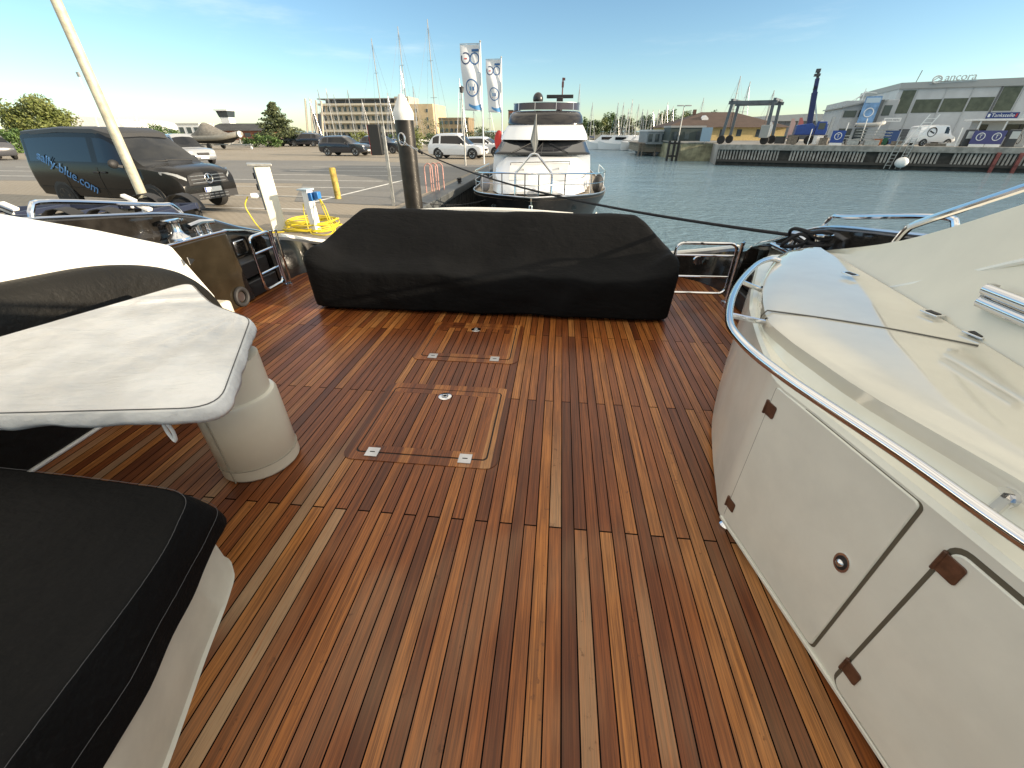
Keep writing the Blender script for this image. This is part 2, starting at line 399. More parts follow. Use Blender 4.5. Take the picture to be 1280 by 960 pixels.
console = con.build('side_console', [lockm, topm], yacht, 32)
gapm = M('door_gap_brown', (.11, .095, .065), .7)  # groove shade round the doors put into a dark beige panel
pA, pB = Vector((.855, 1.40, 0)), Vector((1.03, .55, 0)); fd = (pB-pA).normalized(); fnrm = Vector((fd.y, -fd.x, 0))
def fp(s, z, o=0.): return pA+fd*s+Vector((0, 0, z))+fnrm*o
def on_face(px, py):
    d = Vector(sight(px, py)); o = Vector((0, 0, EYE)); t = (pA-o).dot(fnrm)/d.dot(fnrm); p = o+d*t
    return (p-pA).dot(fd), p.z
def face_panel(poly, o0, o1, name, mat, par, bev=0.):
    m = MB(); m.prism(poly, o0, o1, lambda a, b, c: fp(a, b, c)); return m.build(name, mat, par, 30, bev)
MB().prism(rrect(.017, .600, .058, .788, .02), -.004, .0012, lambda a, b, c: fp(a, b, c)).build('door_gap_shade', gapm, console, 0)
d1 = face_panel(rrect(.022, .590, .064, .786, .015), -.002, .007, 'door', lockm, console, .004)
MB().prism(rrect(.685, 1.42, .050, .768, .04), -.004, .0012, lambda a, b, c: fp(a, b, c)).build('door_gap_shade', gapm, console, 0)
d2 = face_panel(rrect(.697, 1.41, .056, .753, .03), -.002, .007, 'door', lockm, console, .004)
# the strip between the doors and the raised bottom edge
face_panel([(0.004, .034), (1.45, .034), (1.45, .05), (0.004, .05)], -.002, .008, 'skirting', lockm, console, .003)
for (px, py, d, sc) in ((967, 514, d1, 1), (920, 637, d1, .95), (1171, 693, d2, 1.1), (1063, 835, d2, 1.)):
    s, z = on_face(px, py); s = (.036 if d is d1 else .712)
    h = MB(); h.prism(rrect(s-.024, s+.03, z-.028*sc, z+.028*sc, .009), .007, .011, lambda a, b, c: fp(a, b, c)); h.tube([fp(s-.022, z-.03*sc, .01), fp(s-.022, z+.03*sc, .01)], .006, 8)
    h.build('hinge', hingem, d, 30, .0015)
s, z = on_face(1055, 703)
h = MB(); h.prism([(s+.026*math.cos(a), z+.036*math.sin(a)) for a in [i/20*2*math.pi for i in range(20)]], .006, .010, lambda a, b, c: fp(a, b, c)); h.k = 1
h.prism([(s+.019*math.cos(a), z+.027*math.sin(a)) for a in [i/20*2*math.pi for i in range(20)]], .0095, .0115, lambda a, b, c: fp(a, b, c)); h.k = 0
h.ball(fp(s, z, .012), .013, 12, 8); h.build('latch', [steel, rubber], d1, 35)
# panel on the far facet
qA, qB = Vector((.888, 1.56, 0)), Vector((1.11, 2.33, 0)); qd = (qB-qA).normalized(); qn = Vector((qd.y, -qd.x, 0))*-1
def qp(a, b, c): return qA+qd*a+Vector((0, 0, b))-qn*c*(-1)
MB().prism([(.10, .05), (.106, .05), (.106, .79), (.10, .79)], -.003, .0015, qp).build('panel_joint', darkgap, console, 0)
MB().prism([(.13+.02*math.cos(a), .45+.028*math.sin(a)) for a in [i/16*2*math.pi for i in range(16)]], -.003, .004, qp).build('latch', steel, console, 35)
sc_ = MB(); p = Vector((.885, 1.36, .03)); sc_.lathe([(.001, 0), (.03, 0), (.034, .02), (.02, .035), (.001, .036)], (p.x-.005, p.y+.01, .0), 16); sc_.build('drain_cap', steel, console)
# seam across the counter + hinge plates
def top_pt(px, py, z=.915): v = at_z(px, py, z); return v
sm = MB(); a, b = lipv[3].lerp(wbv[3], .02), lipv[3].lerp(wbv[3], .80)
pts = [lipv[3].lerp(Vector((1.58, 1.52, .919)), f)+Vector((0, 0, .004+.010*math.sin(f*math.pi))) for f in [i/12 for i in range(13)]]
sm.tube(pts, .0035, 6); sm.tube([lipv[3]+Vector((0, 0, .003)), lipv[3]+Vector((-.016, 0, -.02)), lipv[3]+Vector((-.018, 0, -.06))], .0035, 6)
sm.build('lid_joint', M('joint_grey', (.12, .115, .10), .7), console)
for q, (px, py) in enumerate(((1063, 343), (1166, 392), (1221, 419))):
    v = at_z(px, py, .925); m = MB(); m.box((0, 0, 0), (.05, .075, .006)); m.k = 1; m.box((0, 0, .004), (.026, .05, .003))
    m.build('hinge_plate', [steel, rubber], console, 30, .002, loc=(v.x, v.y, .927)).rotation_euler = (0, 0, R(12))
# grab rail round the console
rail = MB(); rp = [(1.30, -.8, .90), (1.19, -.2, .90), (1.08, .26, .90), (.965, .645, .90), (.905, .88, .90), (.79, 1.24, .90), (.745, 1.5, .90), (.775, 1.75, .90), (.965, 2.2, .895), (1.24, 2.66, .89), (1.40, 2.84, .885), (1.47, 2.85, .875)]
rail.tube(rp, .017, 12, smooth=6)
for a, b in (((.955, .69, .90), (1.10, .79, .86)), ((.80, 1.80, .895), (1.0, 1.86, .84)), ((1.03, 2.32, .89), (1.18, 2.36, .83)), ((1.14, .05, .90), (1.27, .07, .86))):
    rail.tube([a, b], .013, 8); rail.lathe([(.001, -.006), (.026, -.006), (.026, .006), (.001, .006)], b, 12, axis='X')
rail.build('grab_rail', steel, console)

# --- side wings (cream inside right, white sunlit left)
def wing(xin, sgn, inner_base, top, mat, name, low=.5):
    m = MB()
    out_top = [(x+sgn*.05, y-.02, z+.008) for x, y, z in top]; out2 = [(x+sgn*.16, y-.03, z-.03) for x, y, z in top]
    bot = [(x+sgn*.26, y, low-.4) for x, y, z in top]
    r_ = [[Vector(p) for p in q] for q in (inner_base, top, out_top, out2, bot)]
    mid = [a.lerp(b, .5)+Vector((sgn*.02, 0, 0)) for a, b in zip(r_[0], r_[1])]
    rows = [r_[0], mid]+r_[1:]
    m.loft([crom(q, 5) for q in rows], caps=False, ring_closed=False)
    for k in (0, -1): e = [q[k] for q in rows]; m.add(e, [tuple(range(len(e)))])
    return m.build(name, mat, yacht, 40)
ib = [(1.88, 3.16, .86), (1.80, 2.62, .88), (1.715, 2.05, .89), (1.60, 1.4, .90), (1.50, .6, .90), (1.45, -.9, .90)]
tp = [(1.89, 3.17, .87), (1.88, 2.50, 1.09), (1.89, 1.95, 1.37), (1.92, 1.3, 1.73), (1.95, .5, 2.1), (1.97, -.9, 2.5)]  # unseen near end of the wing raised higher to shade the table
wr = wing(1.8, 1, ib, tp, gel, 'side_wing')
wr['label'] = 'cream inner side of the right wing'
rg = MB(); rg.tube([(1.765, 2.27, .895), (1.80, 1.97, 1.06), (1.79, 1.75, 1.18), (1.80, 1.5, 1.31)], .014, 8, smooth=4); rg.build('moulded_ridge', gelw, wr)
hr = MB(); hr.tube([(2.0, 2.70, 1.03), (2.0, 2.66, 1.12), (2.0, 2.58, 1.175), (2.0, 2.2, 1.365), (2.0, 1.6, 1.66), (2.0, .6, 2.1)], .02, 10, smooth=5); hr.build('handrail', steel, wr)
rh = MB()
def wp(px, py, x=1.66): d = sight(px, py); t = x/d[0]; return Vector((x, d[1]*t, EYE+d[2]*t))
for (a, b) in (((1233, 362), (1300, 388)), ((1226, 377), (1300, 409))):
    p, q = wp(*a), wp(*b); q = p+(q-p)*1.6; rh.tube([p, q], .022, 12)
rh.k = 1; p = wp(1228, 370); rh.box((p.x+.02, p.y+.005, p.z), (.03, .02, .09)); rh.build('rod_holder', [steel, steeld], wr)
# left wing: mirror, seen from inside in the sun
ibl = [(mir(1.72), 3.32, .0), (mir(1.72), 3.12, .05), (mir(1.70), 2.62, .08), (mir(1.68), 2.05, .08), (mir(1.66), 1.2, .08), (mir(1.62), -.9, .08)]
tpl = [(mir(1.76), 3.34, .30), (mir(1.77), 3.13, .80), (mir(1.79), 2.66, 1.01), (mir(1.80), 2.15, 1.21), (mir(1.82), 1.3, 1.60), (mir(1.86), -.9, 2.25)]
m = MB(); rows = []
for k in range(6):
    a, b = Vector(ibl[k]), Vector(tpl[k]); rows.append([a, a.lerp(b, .5), b+Vector((0, 0, -.02)), b+Vector((-.03, -.005, 0)), b+Vector((-.12, -.01, -.02)), Vector((b.x-.2, b.y, a.z))])
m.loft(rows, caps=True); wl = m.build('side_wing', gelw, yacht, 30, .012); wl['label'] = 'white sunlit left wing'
m = MB(); v = Vector((mir(1.73), 3.17, .66)); m.prism([(-.03, -.03), (.035, 0), (-.03, .035)], 0, .006, lambda a, b, c: (v.x+.045+c, v.y+a, v.z+b)); m.build('emblem', steeld, wl)
hr = MB(); hr.tube([(-3.38, 2.35, 1.17), (-3.38, 2.26, 1.24), (-3.38, 2.16, 1.32), (-3.38, 1.9, 1.46), (-3.38, .6, 2.0)], .02, 10, smooth=5); hr.build('handrail', steel, wl)

# --- bulwarks
def bulwark(f, lit):
    yo = [(-6, 1.45), (0, 1.30), (2, 1.14), (3.2, 1.0), (3.7, .93), (4.05, .84), (4.5, .66), (4.95, .50), (5.25, .28), (5.45, .02)]
    m = MB(); poly = [(-6, -.3)]+yo+[(5.45, -.3)]
    lo, hi = f(-3.60), f(-3.66); m.prism([(a, b) for a, b in poly], lo, hi, lambda a, b, c: (c, a, b))
    o = m.build('bulwark', blackg, yacht, 30, .012)
    b = MB(); b.tube([(f(-3.63), a, z+.008) for a, z in yo[1:]], .012, 8, smooth=3); b.build('cap_strip', steel, o)
    m = MB(); m.prism([(-6, 0.001), (4.02, 0.001), (3.92, .74), (3.6, .75), (-6, .86)], f(-3.30), f(-3.59), lambda a, b, c: (c, a, b))
    m.build('inner_side', M('black_gloss_brown', (.024, .019, .012), .16, var=.3, vs=3., coat=.4), o, 30, .02)  # browner than the bulwark's outer black
    b = MB(); b.tube([(f(-3.305), 2.0, .790), (f(-3.305), 3.6, .757), (f(-3.305), 3.93, .747)], .011, 8); b.tube([(f(-3.33), 3.93, .747), (f(-3.45), 4.35, .66), (f(-3.57), 4.85, .52)], .014, 8); b.build('ledge_strip', steel, o)
    # boarding recess with steps
    m = MB()
    for z0, z1, x0 in ((.001, .17, -3.34), (.19, .36, -3.40)): m.bx(f(x0), f(-3.59), 4.03, 4.52, z0, z1)
    m.build('step', M('black_satin', (.02, .02, .02), .4), o, 30, .012)
    for yy, zz in ((4.12, .60), (4.38, .47)): m = MB(); m.box((f(-3.585), yy, zz), (.02, .17, .15)); m.build('courtesy_light', steel, o, 30, .006)
    # rounded stern quarter
    m = MB(); pl = [(-3.34, 4.55), (-3.32, 4.9), (-3.2, 5.15), (-2.95, 5.36), (-2.5, 5.48), (-1.9, 5.5)]
    pin = crom([Vector((f(x), y, 0)) for x, y in pl], 4); n = len(pin); rr = []
    for i, p in enumerate(pin):
        h = .56-.34*min(1, i/(n-1)*1.35); c = Vector((f(-.7), 3.8, 0)); d = (p-c).normalized()
        rr.append([p+Vector((0, 0, .002)), p+d*.05+Vector((0, 0, h-.03)), p+d*.09+Vector((0, 0, h)), p+d*.2+Vector((0, 0, h-.02)), p+d*.24+Vector((0, 0, -.2))])
    m.loft(rr, True); m.build('stern_quarter', blackg, o, 40)
    wc = MB(); wc.tube([r_[2]+Vector((0, 0, .012))+(r_[3]-r_[2])*.5 for r_ in rr[4:]], .035, 8); wc.build('white_coaming', gelw, o)
    m = MB(); p = pin[9]; m.lathe([(.001, -.02), (.05, -.02), (.055, .01), (.035, .018), (.001, .01)], (p.x-(p.x+.7)*.01, p.y-.03, .26), 16, axis='Y'); m.build('fairlead', steel, o)
    # mooring bitts on the ledge
    m = MB(); x = f(-3.45)
    m.lathe([(.001, 0), (.095, 0), (.09, .02), (.055, .05), (.043, .08), (.043, .14), (.06, .155), (.085, .16), (.085, .172), (.001, .176)], (x, 3.52, .748), 20); m.build('capstan', steel, o)
    m = MB()
    for yy in (3.76, 3.88): m.lathe([(.001, 0), (.03, 0), (.028, .09), (.001, .09)], (x, yy, .74), 12)
    m.tube([(x, 3.67, .83), (x, 3.82, .845), (x, 3.97, .825)], .026, 10); m.build('cleat', steel, o)
    m = MB(); m.tube([(f(-3.64), 2.62, 1.04), (f(-3.64), 2.66, 1.14), (f(-3.64), 2.8, 1.165), (f(-3.64), 3.6, 1.03), (f(-3.64), 3.78, 1.0), (f(-3.64), 3.86, .90)], .019, 10, smooth=4); m.build('handrail', steel, o)
    m = MB(); m.tube([(f(-3.285), 3.80+.085*math.cos(a), .105+.085*math.sin(a)) for a in [i/16*2*math.pi for i in range(16)]], .022, 8, True); m.k = 1
    m.lathe([(.001, 0), (.055, 0), (.05, .01), (.001, .012)], (f(-3.298), 3.80, .105), 16, axis='X'); m.build('hawse_ring', [rubber, steeld], o)
    return o
bl = bulwark(lambda x: x, True); bl['label'] = 'black bulwark on the quay side, lit by the low sun'
br = bulwark(mir, False); br['label'] = 'black bulwark on the water side'

def gate(pts, bars, post, foot):
    g = MB(); g.tube(pts, .0165, 10, True, smooth=4)
    for a, b in bars: g.tube([a, b], .011, 8)
    o = g.build('boarding_gate', steel, yacht)
    p = MB(); p.tube([(post[0], post[1], 0), (post[0], post[1], post[2])], .017, 10); p.tube([(post[0], post[1]+.045, .0), (post[0], post[1]+.045, post[2])], .012, 8)
    p.lathe([(.001, 0), (.045, 0), (.045, .012), (.001, .014)], (post[0], post[1]+.02, .0005), 16); p.build('gate_post', steel, o)
def loop(o, ux, lo, hi, z0, z1, r=.07):
    q = rrect(lo, hi, z0, z1, r, 1); return [Vector((o[0]+ux[0]*a, o[1]+ux[1]*a, b)) for a, b in q]
ux = (1, .03); o_ = (0, 4.40)
lp = rrect(1.23, 1.83, .11, .63, .07, 4); g = [(a, 4.40+.03*a, b) for a, b in lp]
def gate2(lp, fn, zb, post):
    m = MB(); m.tube([fn(a, b) for a, b in lp], .0155, 10, True); lo = min(a for a, b in lp); hi = max(a for a, b in lp)
    for z in zb: m.tube([fn(lo, z), fn(hi, z)], .011, 8)
    o = m.build('boarding_gate', steel, yacht)
    p = MB(); p.tube([(post[0], post[1], 0), (post[0], post[1], post[2])], .016, 10); p.tube([(post[0]+.03, post[1]+.05, 0), (post[0]+.03, post[1]+.05, post[2])], .013, 8)
    p.lathe([(.001, 0), (.05, 0), (.05, .012), (.001, .014)], (post[0]+.01, post[1]+.02, .0005), 16); p.build('gate_post', steel, o)
gate2(lp, lambda a, b: (a, 4.38+.02*a, b), (.29, .51), (1.88, 4.44, .64))
gate2(rrect(4.14, 4.49, .06, .635, .06, 4), lambda a, b: (-3.25-.02*(a-4.1), a, b), (.24, .46), (-3.26, 4.53, .63))


# ================================================================ loose furniture and covers on deck
# stern sofa with its cover
sofa = thing('sofa', 'white sofa hidden under the black cover at the stern, only its back edge showing', 'sofa', (-.68, 4.3, 0))
m = MB(); m.bx(-1.66, 1.66, -.40, .35, .05, .36); m.build('base', gelw, sofa, 30, .03)
m = MB(); m.tube([(-1.05, .60, .79), (-.5, .62, .822), (.2, .62, .822), (.85, .60, .79)], .03, 10, smooth=4); m.build('backrest', gelw, sofa)
for a in (-1.64, 1.58): m = MB(); m.bx(a-.06, a+.06, -.44, -.34, .001, .10); m.build('foot', rubber, sofa, 30, .01)
prof = crom([Vector(p) for p in ((3.79, .015, 0), (3.775, .15, 0), (3.77, .30, 0), (3.775, .38, 0), (3.80, .42, 0), (3.9, .45, 0), (4.08, .51, 0), (4.3, .67, 0), (4.5, .81, 0), (4.60, .858, 0), (4.70, .855, 0), (4.82, .78, 0), (4.88, .5, 0), (4.9, .2, 0), (4.9, .02, 0))], 4)
from mathutils import noise as mnoise
rings = []; XL, XR = -2.53, 1.17; NX = 72
def sst(t): t = max(0, min(1, t)); return t*t*(3-2*t)
for i in range(NX+1):
    f = i/NX; x = XL+(XR-XL)*f; d = min(x-XL, XR-x); ring = []
    lim = .56+.315*min(1, max(0, (d-.02)/.34)) if d < .36 else .9
    rise = .20*(1-sst(d/.42))
    for p in prof:
        y, z = p.x, p.y
        fr_ = max(0, 1-abs(y-3.95)/.3)
        z = min(z+rise*fr_*(1 if z > .3 else 0), lim)
        if d < .12: y = y+(4.3-y)*.10*(1-d/.12)
        nz = mnoise.noise(Vector((x*1.6, y*2.2, z*2.5)))*.022+mnoise.noise(Vector((x*4, y*5, z*6+3)))*.012+.010*max(0, math.sin(x*7+y*9+3*mnoise.noise(Vector((x, y, 1)))))**6*(1 if .1 < z < .8 else 0)
        fold = .010*math.sin(x*9+2*mnoise.noise(Vector((x, 0, 5)))*4)*max(0, 1-z/.38) if y < 3.85 else 0
        sag = -.018*math.exp(-((x+.68)/.25)**2)*(1 if z > .3 else .4)
        xx = x+.03*(1-z/.5)*(1 if x > -.68 else -1)*(-1 if d < .1 and False else 1)*(1 if d < .3 else 0)*(-.5)
        ring.append((xx, y-fold+nz*.8, max(.012, z+nz*(1 if z > .1 else .2)+sag)))
    rings.append(ring)
m = MB(); m.loft(rings, True)
cv = m.build('furniture_cover', blackcloth, None, 60, sub=1)
tag(cv, 'long black canvas cover draped over the sofa at the stern', 'cover')

# left bench under a black cover, in front of the white wing
bench = MB(); rings = []
bp = [(-.9, .93), (1.0, .93), (1.6, .925), (1.95, .90), (2.3, .865), (2.6, .79), (2.85, .67), (3.0, .50), (3.05, .30)]
for y, z in [tuple(v[:2]) for v in crom([Vector((a, b, 0)) for a, b in bp], 4)]:
    wv = .012*mnoise.noise(Vector((y*3, z, 1)))
    rings.append([(-2.803+wv*.3, y, .012), (-2.804+wv*.3, y, .03), (-2.805+wv*.5, y, .08), (-2.81+wv, y, z*.5), (-2.825+wv, y, z-.14), (-2.86, y, z-.05), (-2.92, y, z-.005), (-2.99, y, z), (-3.05, y, z-.03), (-3.06, y, .012)])
bench.loft(rings, True)
cvb = bench.build('furniture_cover', mat_cloth('black_canvas_sunlit', (.010, .0095, .008), .35, streak=(.035, .032, .026), rough=.6), None, 50, sub=1)  # sunlit brown put into the black cloth's base colour
tag(cvb, 'black canvas cover over the side bench below the white wing', 'cover')
bb = thing('side_bench', 'cream side bench below the white wing, mostly hidden by its black cover', 'bench', (-2.9, 1, 0))
m = MB(); m.bx(-.17, .112, -1.9, 1.95, .001, .022); m.build('plinth', gelw, bb, 30, .008)
m = MB(); m.bx(-.16, .06, 1.92, 2.16, .001, .33); m.build('end_panel', gel, bb, 30, .03)

# table with fitted cover
table = thing('table', 'deck table on an oval cream pedestal under the grey fabric cover', 'table', (-1.60, 1.57, 0), R(-46))
m = MB(); m.lathe([(.001, .001), (.168, .001), (.175, .012), (.175, .075), (.172, .078), (.174, .082), (.172, .44), (.165, .455), (.15, .462), (.15, .66), (.001, .66)], (0, 0, 0), 40, 1., 1.12)
ped = m.build('pedestal', gel, table, 32)
m = MB(); m.tube([(.176*math.cos(R(-50))*1., .176*1.12*math.sin(R(-50)), z) for z in (.002, .46)], .0035, 6); m.tube([(.1755*math.cos(a), .1755*1.12*math.sin(a), .079) for a in [i/40*2*math.pi for i in range(40)]], .003, 5, True); m.build('panel_joint', M('joint_cream', (.36, .33, .26), .6), ped)
imt = (Matrix.Translation(table.location) @ Matrix.Rotation(R(-46), 4, 'Z')).inverted(); m = MB(); m.prism([(-1.20, 1.08), (-1.55, 1.72), (-1.90, 1.90), (-2.26, 2.20), (-2.68, .88), (-1.95, .97)], .742, .772, lambda a, b, c: imt @ Vector((a, b, c))); m.build('table_top', gel, table, 0)
m = MB(); m.lathe([(.001, .66), (.12, .66), (.12, .70), (.001, .70)], (0, 0, 0), 24); m.build('pedestal_head', rubber, table)
TP = [(-1.13, 1.03), (-1.53, 1.78), (-1.90, 1.96), (-2.30, 2.29), (-2.76, .80), (-1.95, .905)]
def round_poly(pl, rr, k=7):
    out = []; n = len(pl)
    for i in range(n):
        a, b, c = Vector(pl[i-1]), Vector(pl[i]), Vector(pl[(i+1) % n]); r = rr[i]
        p0 = b+(a-b).normalized()*r; p1 = b+(c-b).normalized()*r
        for j in range(k+1):
            t = j/k; out.append(p0*(1-t)**2+b*2*t*(1-t)+p1*t*t)
    return out
def densify(pl, step):
    out = []
    for i in range(len(pl)):
        a, b = pl[i], pl[(i+1) % len(pl)]; k = max(1, int((b-a).length/step))
        out += [a.lerp(b, j/k) for j in range(k)]
    return out
tpoly = densify(round_poly(TP, [.13, .07, .15, .09, .1, .2]), .012); tcen = Vector((-1.95, 1.38))
rings = []
for f in [.01+.975*(k/64)**.8 for k in range(65)]+[.993, 1.0]:
    rg_ = []
    for p in tpoly:
        q = tcen.lerp(p, f)
        w1 = mnoise.noise(Vector((q.x*3, q.y*3, 1))); w2 = mnoise.noise(Vector((q.x*9, q.y*14, 2)))
        # pulled folds fanning out of the outer corner
        a = math.atan2(q.y-1.85, q.x+1.65); ds = (q-Vector((-1.62, 1.80))).length
        fan = math.sin(a*17+2*w1)*.0045*math.exp(-ds*2.2)
        e_ = 1-f**8
        w3 = mnoise.noise(Vector((q.x*6+q.y*2, q.y*24-q.x*5, 6)))*(.5+mnoise.noise(Vector((q.x*2.2, q.y*2.2, 9))))*1.6+.35*mnoise.noise(Vector((q.x*16, q.y*44, 2)))
        rg_.append((q.x, q.y, .786+(.012*w1+.006*w2+.0058*w3+fan*2.2)*e_-.004*(f > .99)))
    rings.append(rg_)
for k, (o, dz) in enumerate(((.005, .006), (.012, .022), (.015, .038), (.010, .056))):
    rg_ = []
    for i, p in enumerate(tpoly):
        d = (p-tcen).normalized(); s = i*.12
        wv = .006*math.sin(s*1.7+mnoise.noise(Vector((p.x*6, p.y*6, 4)))*5)*(dz/.09)+.012*mnoise.noise(Vector((p.x*14, p.y*14, k)))*(dz/.09)
        q = p+d*(o+wv); rg_.append((q.x, q.y, .782-dz-.007*math.sin(s*.9+3*mnoise.noise(Vector((p.x*4, p.y*4, 1))))*(dz/.09)))
    rings.append(rg_)
m = MB(); m.loft(rings, False); o = m.v[0:len(tpoly)]; m.f.append(list(range(len(tpoly)))); m.mi.append(0)
tc = m.build('table_cover', greycloth, None, 80, flip=True)
md = tc.modifiers.new('thick', 'SOLIDIFY'); md.thickness = .004
tag(tc, 'pale grey wrinkled fabric cover fitted over the deck table', 'cover')
m = MB(); m.tube([(p.x, p.y, .7845) for p in [tcen.lerp(q, .992) for q in tpoly]], .0022, 5, True); m.build('seam', M('stitching_dark', (.10, .10, .10), .9), tc)
v = at_z(206, 528, .70); m = MB(); m.tube([(v.x-.006, v.y, .715), (v.x-.012, v.y, .655), (v.x, v.y, .612), (v.x+.012, v.y, .655), (v.x+.006, v.y, .715)], .006, 8, smooth=4); m.build('drawcord', white, tc)

# near left cabinet with its cover
cab = thing('deck_cabinet', 'cream moulded cabinet at the lower left under a black cover', 'cabinet', (-1.6, .4, 0))
cp_ = crom([Vector((x, y, 0)) for x, y in ((-2.9, 1.0), (-2.0, 1.02), (-1.45, .985), (-1.30, .915), (-1.235, .80), (-1.16, .58), (-1.05, .28), (-.93, -.1), (-.85, -.6))], 5)
m = MB(); rows = []
for z, g_ in ((.001, 0), (.012, -.01), (.25, -.02), (.335, -.03), (.40, -.10)): rows.append([Vector((p.x+1.6+(.12 if .2 < z < .39 else .0)*max(0, min(1, (.75-p.y)*1.5))*.6, p.y-.4, z))+(Vector((p.x+2.6, p.y-.2, 0)).normalized()*g_) for p in cp_])
m.loft(rows, False, ring_closed=False); m.build('body', M('cabinet_cream', (.66, .635, .54), .42, var=.07, vs=5., bump=.04, bs=300., bd=.0005), cab, 40)
hem = [Vector(p) for p in ((-2.9, .98, .30), (-2.1, 1.02, .32), (-1.50, 1.0, .335), (-1.22, .925, .345), (-1.135, .80, .345), (-1.085, .62, .335), (-1.0, .24, .32), (-.92, -.2, .31), (-.86, -.7, .31))]
edge = [Vector(p) for p in ((-2.9, .86, .56), (-2.1, .88, .56), (-1.45, .865, .555), (-1.22, .84, .548), (-1.145, .73, .542), (-1.09, .55, .535), (-1.035, .20, .53), (-.96, -.2, .53), (-.90, -.7, .53))]
hem, edge = crom(hem, 6), crom(edge, 6); cen = [Vector((-2.9, .55, .585))]*0
rows = []
for f in (1.0, .86, .70, .55, .40, .26, .14, .05, .012):
    rw = []
    for p in edge:
        c = Vector((-2.6, p.y*.35-.1, .60)); q = p.lerp(c, f*.95)
        nz = mnoise.noise(Vector((q.x*2.3, q.y*2.3, 7)))*.05*min(1, f*3)+mnoise.noise(Vector((q.x*6, q.y*9, 3)))*.014*min(1, f*6)+.018*math.exp(-((q.y-.62-.05*q.x)/.03)**2)*min(1, f*2)
        rw.append(q+Vector((0, 0, nz)))
    rows.append(rw)
for f in (0., .03, .35, .6, .85, .97, 1.):
    rw = []
    for i, (a, b) in enumerate(zip(edge, hem)):
        q = a.lerp(b, f); d = Vector((1, .35, 0)).normalized(); q = q+d*(.012*math.sin(f*math.pi)+.010*math.sin(i*.43+2*mnoise.noise(q*3))*f+.014*mnoise.noise(q*7)*f)
        rw.append(q)
    rows.append(rw)
m = MB(); m.loft(rows, False, ring_closed=False)
nc = m.build('furniture_cover', blackcloth, None, 75, sub=1); md = nc.modifiers.new('thick', 'SOLIDIFY'); md.thickness = .004
tag(nc, 'black canvas cover with stitched edge over the cream cabinet at the lower left', 'cover')
st = M('stitching_grey', (.09, .09, .095), .9)
for rw, off in ((rows[9], .004), (rows[12], .006)):
    u = Vector((.6, .2, .75))*off; m = MB(); m.tube([p+u+Vector((0, 0, .0006*math.sin(i*2.3))) for i, p in enumerate(crom(rw[6:], 3))], .0009, 4); m.build('stitching', st, nc, 0)
# ================================================================ setting: water, land, quays
ZC, ZW, ZQ = -.35, -2.0, .14
def struct(o): o['kind'] = 'structure'; return o
m = MB(); m.add([(-3000, -600, ZW), (3000, -600, ZW), (3000, 4000, ZW), (-3000, 4000, ZW)], [(0, 1, 2, 3)]); struct(m.build('water', mat_water(), None, 0))
paving = mat_paving('paving_brown', (.37, .32, .25), (.31, .27, .21))
asph = mat_paving('asphalt_grey', (.19, .185, .175), (.235, .225, .205), False)
def slab(name, poly, z, mat, zb=-4.):
    m = MB(); m.prism(poly, zb, z, lambda a, b, c: (a, b, c)); return struct(m.build(name, mat, None, 0))
slab('car_park', [(-400, -80), (-4.25, -80), (-4.25, 74), (-46, 76), (-46, 132), (-400, 132)], ZC, paving)
m = MB(); m.add([(-60, 17.5, ZC+.004), (-4.9, 18.5, ZC+.004), (-4.9, 30, ZC+.004), (-16, 33.5, ZC+.004), (-60, 31, ZC+.004)], [(0, 1, 2, 3, 4)]); 
m.add([(-8.5, 13.4, ZC+.004), (-4.9, 12.8, ZC+.004), (-4.9, 18.5, ZC+.004), (-11, 18.3, ZC+.004)], [(0, 1, 2, 3)])
struct(m.build('asphalt_lane', asph, None, 0))
m = MB()
lw = M('line_paint', (.72, .71, .66), .7, var=.2, vs=4.)
for k in range(7):
    y = 12.0+k*2.55; m.add([(-15.5, y, ZC+.008), (-7.2-.25*k, y-.1, ZC+.008), (-7.2-.25*k, y, ZC+.008), (-15.5, y+.1, ZC+.008)], [(0, 1, 2, 3)])
for k in range(6):
    y = 20+k*2.6; m.add([(-34, y, ZC+.008), (-26, y, ZC+.008), (-26, y+.12, ZC+.008), (-34, y+.12, ZC+.008)], [(0, 1, 2, 3)])
m.add([(-7.9, 13, ZC+.008), (-7.75, 13, ZC+.008), (-6.9, 22, ZC+.008), (-7.05, 22, ZC+.008)], [(0, 1, 2, 3)])
struct(m.build('parking_lines', lw, None, 0))
# quay wall beside the yacht: sheet piling with a dark coping
m = MB(); zig = []
for k in range(0, 190):
    y = -20+k*.45; zig += [(-4.02, y), (-4.02, y+.14), (-4.14, y+.2), (-4.14, y+.38)]
vs = [(x, y, z) for z in (-4, ZC-.22) for x, y in zig]; n = len(zig); m.add(vs, [(i, i+1, n+i+1, n+i) for i in range(n-1)])
struct(m.build('sheet_pile_wall', M('sheet_piling', (.055, .052, .048), .65, var=.4, vs=3.), None, 0))
m = MB(); m.bx(-4.55, -3.92, -20, 66, ZC-.22, ZC+.06); struct(m.build('quay_coping', M('coping', (.075, .08, .08), .55, var=.25, vs=2.), None, 30, .03))

